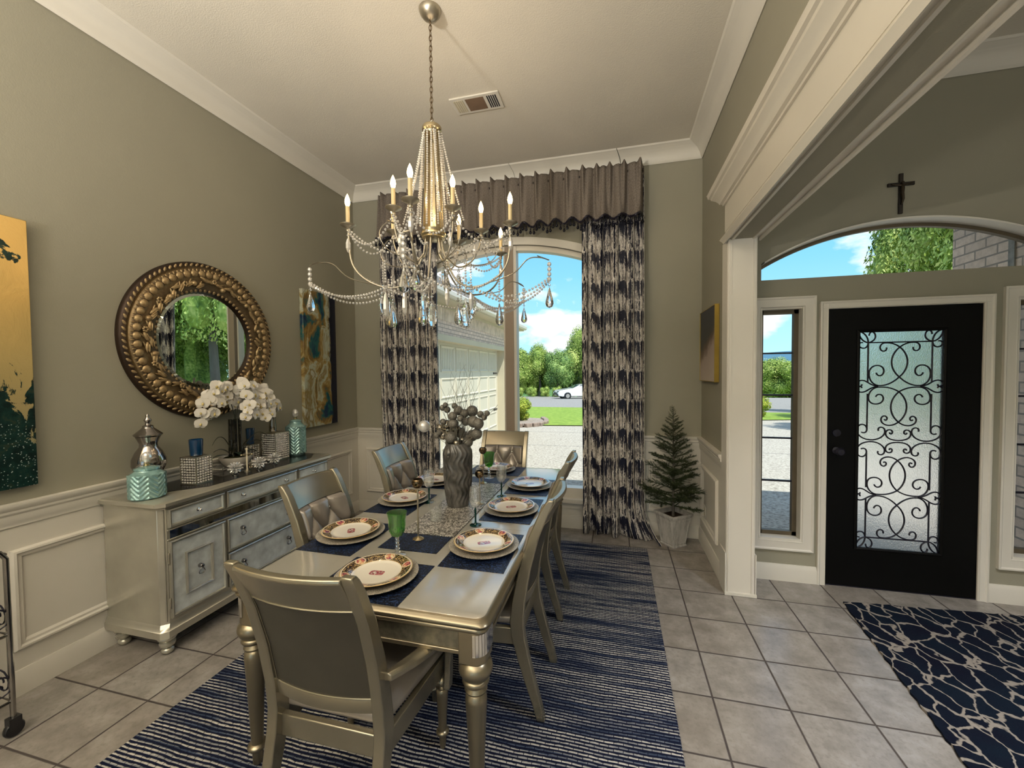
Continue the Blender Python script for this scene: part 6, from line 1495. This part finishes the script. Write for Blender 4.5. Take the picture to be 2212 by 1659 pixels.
# distant ridge
rm = MB(); pts = []
for k in range(41): x = -260 + 700 * k / 40; pts.append((x, 400, 13.5 + 3.0 * sin(k * .35) + 1.2 * sin(k * 1.1)))
rm.add([(p[0], 400, -40) for p in pts] + pts + [(p[0], 470, -40) for p in pts], [(k, k + 1, 42 + k, 41 + k) for k in range(40)] + [(41 + k, 42 + k, 83 + k, 82 + k) for k in range(40)])
ST('hill_ridge', rm, HILLM, smooth=60)
rm = MB().grid(40, 10, lambda u, v: (-120 + 400 * u, 150 + 160 * v, -11.7 + 14 * v + 1.5 * sin(u * 30 + v * 5))); ST('hill_slope', rm, FORESTM, smooth=60)

# white car across the road
car = TH('car', 'white car parked across the road, its front showing beside the right drape', 'car', (-3.45, 40.2, gz(40.2)), radians(24))
CARP, N = base('white_car_paint', (.80, .82, .84), .15); N.b.inputs['Coat Weight'].default_value = 1
CARK = vary('dark_car_plastic', (.015, .016, .02), .3, sc=4, amt=.2); CARG = vary('tinted_car_glass', (.03, .06, .09), .05, .4, sc=4, amt=.2)
side = [(-2.38, .42), (-2.42, .60), (-2.36, .76), (-2.15, .86), (-1.35, .99), (-.95, 1.03), (-.20, 1.36), (.30, 1.44), (.95, 1.42), (1.55, 1.16), (2.10, 1.12), (2.36, 1.02), (2.40, .60), (2.34, .36), (1.85, .30), (-1.95, .30), (-2.30, .32)]
secs = []
for k, (f, w) in enumerate(((.0, -.90), (1.0, -.86), (1.0, -.60), (1.0, .60), (1.0, .86), (.0, .90))):
    t = .96 if k in (0, 5) else 1.0; secs.append([(x * t, w * (.80 if z > 1.05 and k in (1, 4) else 1) if z <= 1.05 else w * .78, .30 + (z - .30) * (.93 if k in (0, 5) else 1)) for x, z in side])
P('car_body', loft(MB(), secs), CARP, car, bevel=.03, smooth=50)
P('windshield', MB().prism([(-.86, -.60, 1.065), (-.86, .60, 1.065), (-.22, .56, 1.362), (-.22, -.56, 1.362)], (-.02, 0, .022)), CARG, car, smooth=0)
P('side_window', MB().prism([(-.66, -.715, 1.06), (1.30, -.715, 1.10), (.92, -.700, 1.36), (.20, -.695, 1.385), (-.12, -.700, 1.35)], (0, -.03, 0)), CARG, car, smooth=0)
P('grille', MB().box(-2.46, -.45, .42, -2.36, .45, .66).box(-2.45, -.78, .36, -2.36, -.50, .52).box(-2.45, .50, .36, -2.36, .78, .52), CARK, car, bevel=.01)
for y in (-.68, .68): P('headlight', MB().box(-2.40, y - .17, .70, -2.22, y + .17, .80), CARG, car, bevel=.02)
for x in (-1.48, 1.42):
    for y in (-.86, .86):
        R = Matrix.Rotation(pi / 2, 3, 'X'); wh = P('wheel', MB().lathe([(0, -.12), (.30, -.12), (.345, -.08), (.345, .08), (.30, .12), (0, .12)], (x, y, .345), 28, cap=False, R=R), CARK, car)
        P('rim', MB().lathe([(0, -.126), (.20, -.126), (.21, -.10), (.21, .10), (.20, .126), (0, .126)], (x, y, .345), 10, cap=False, R=R), CHROME, wh)
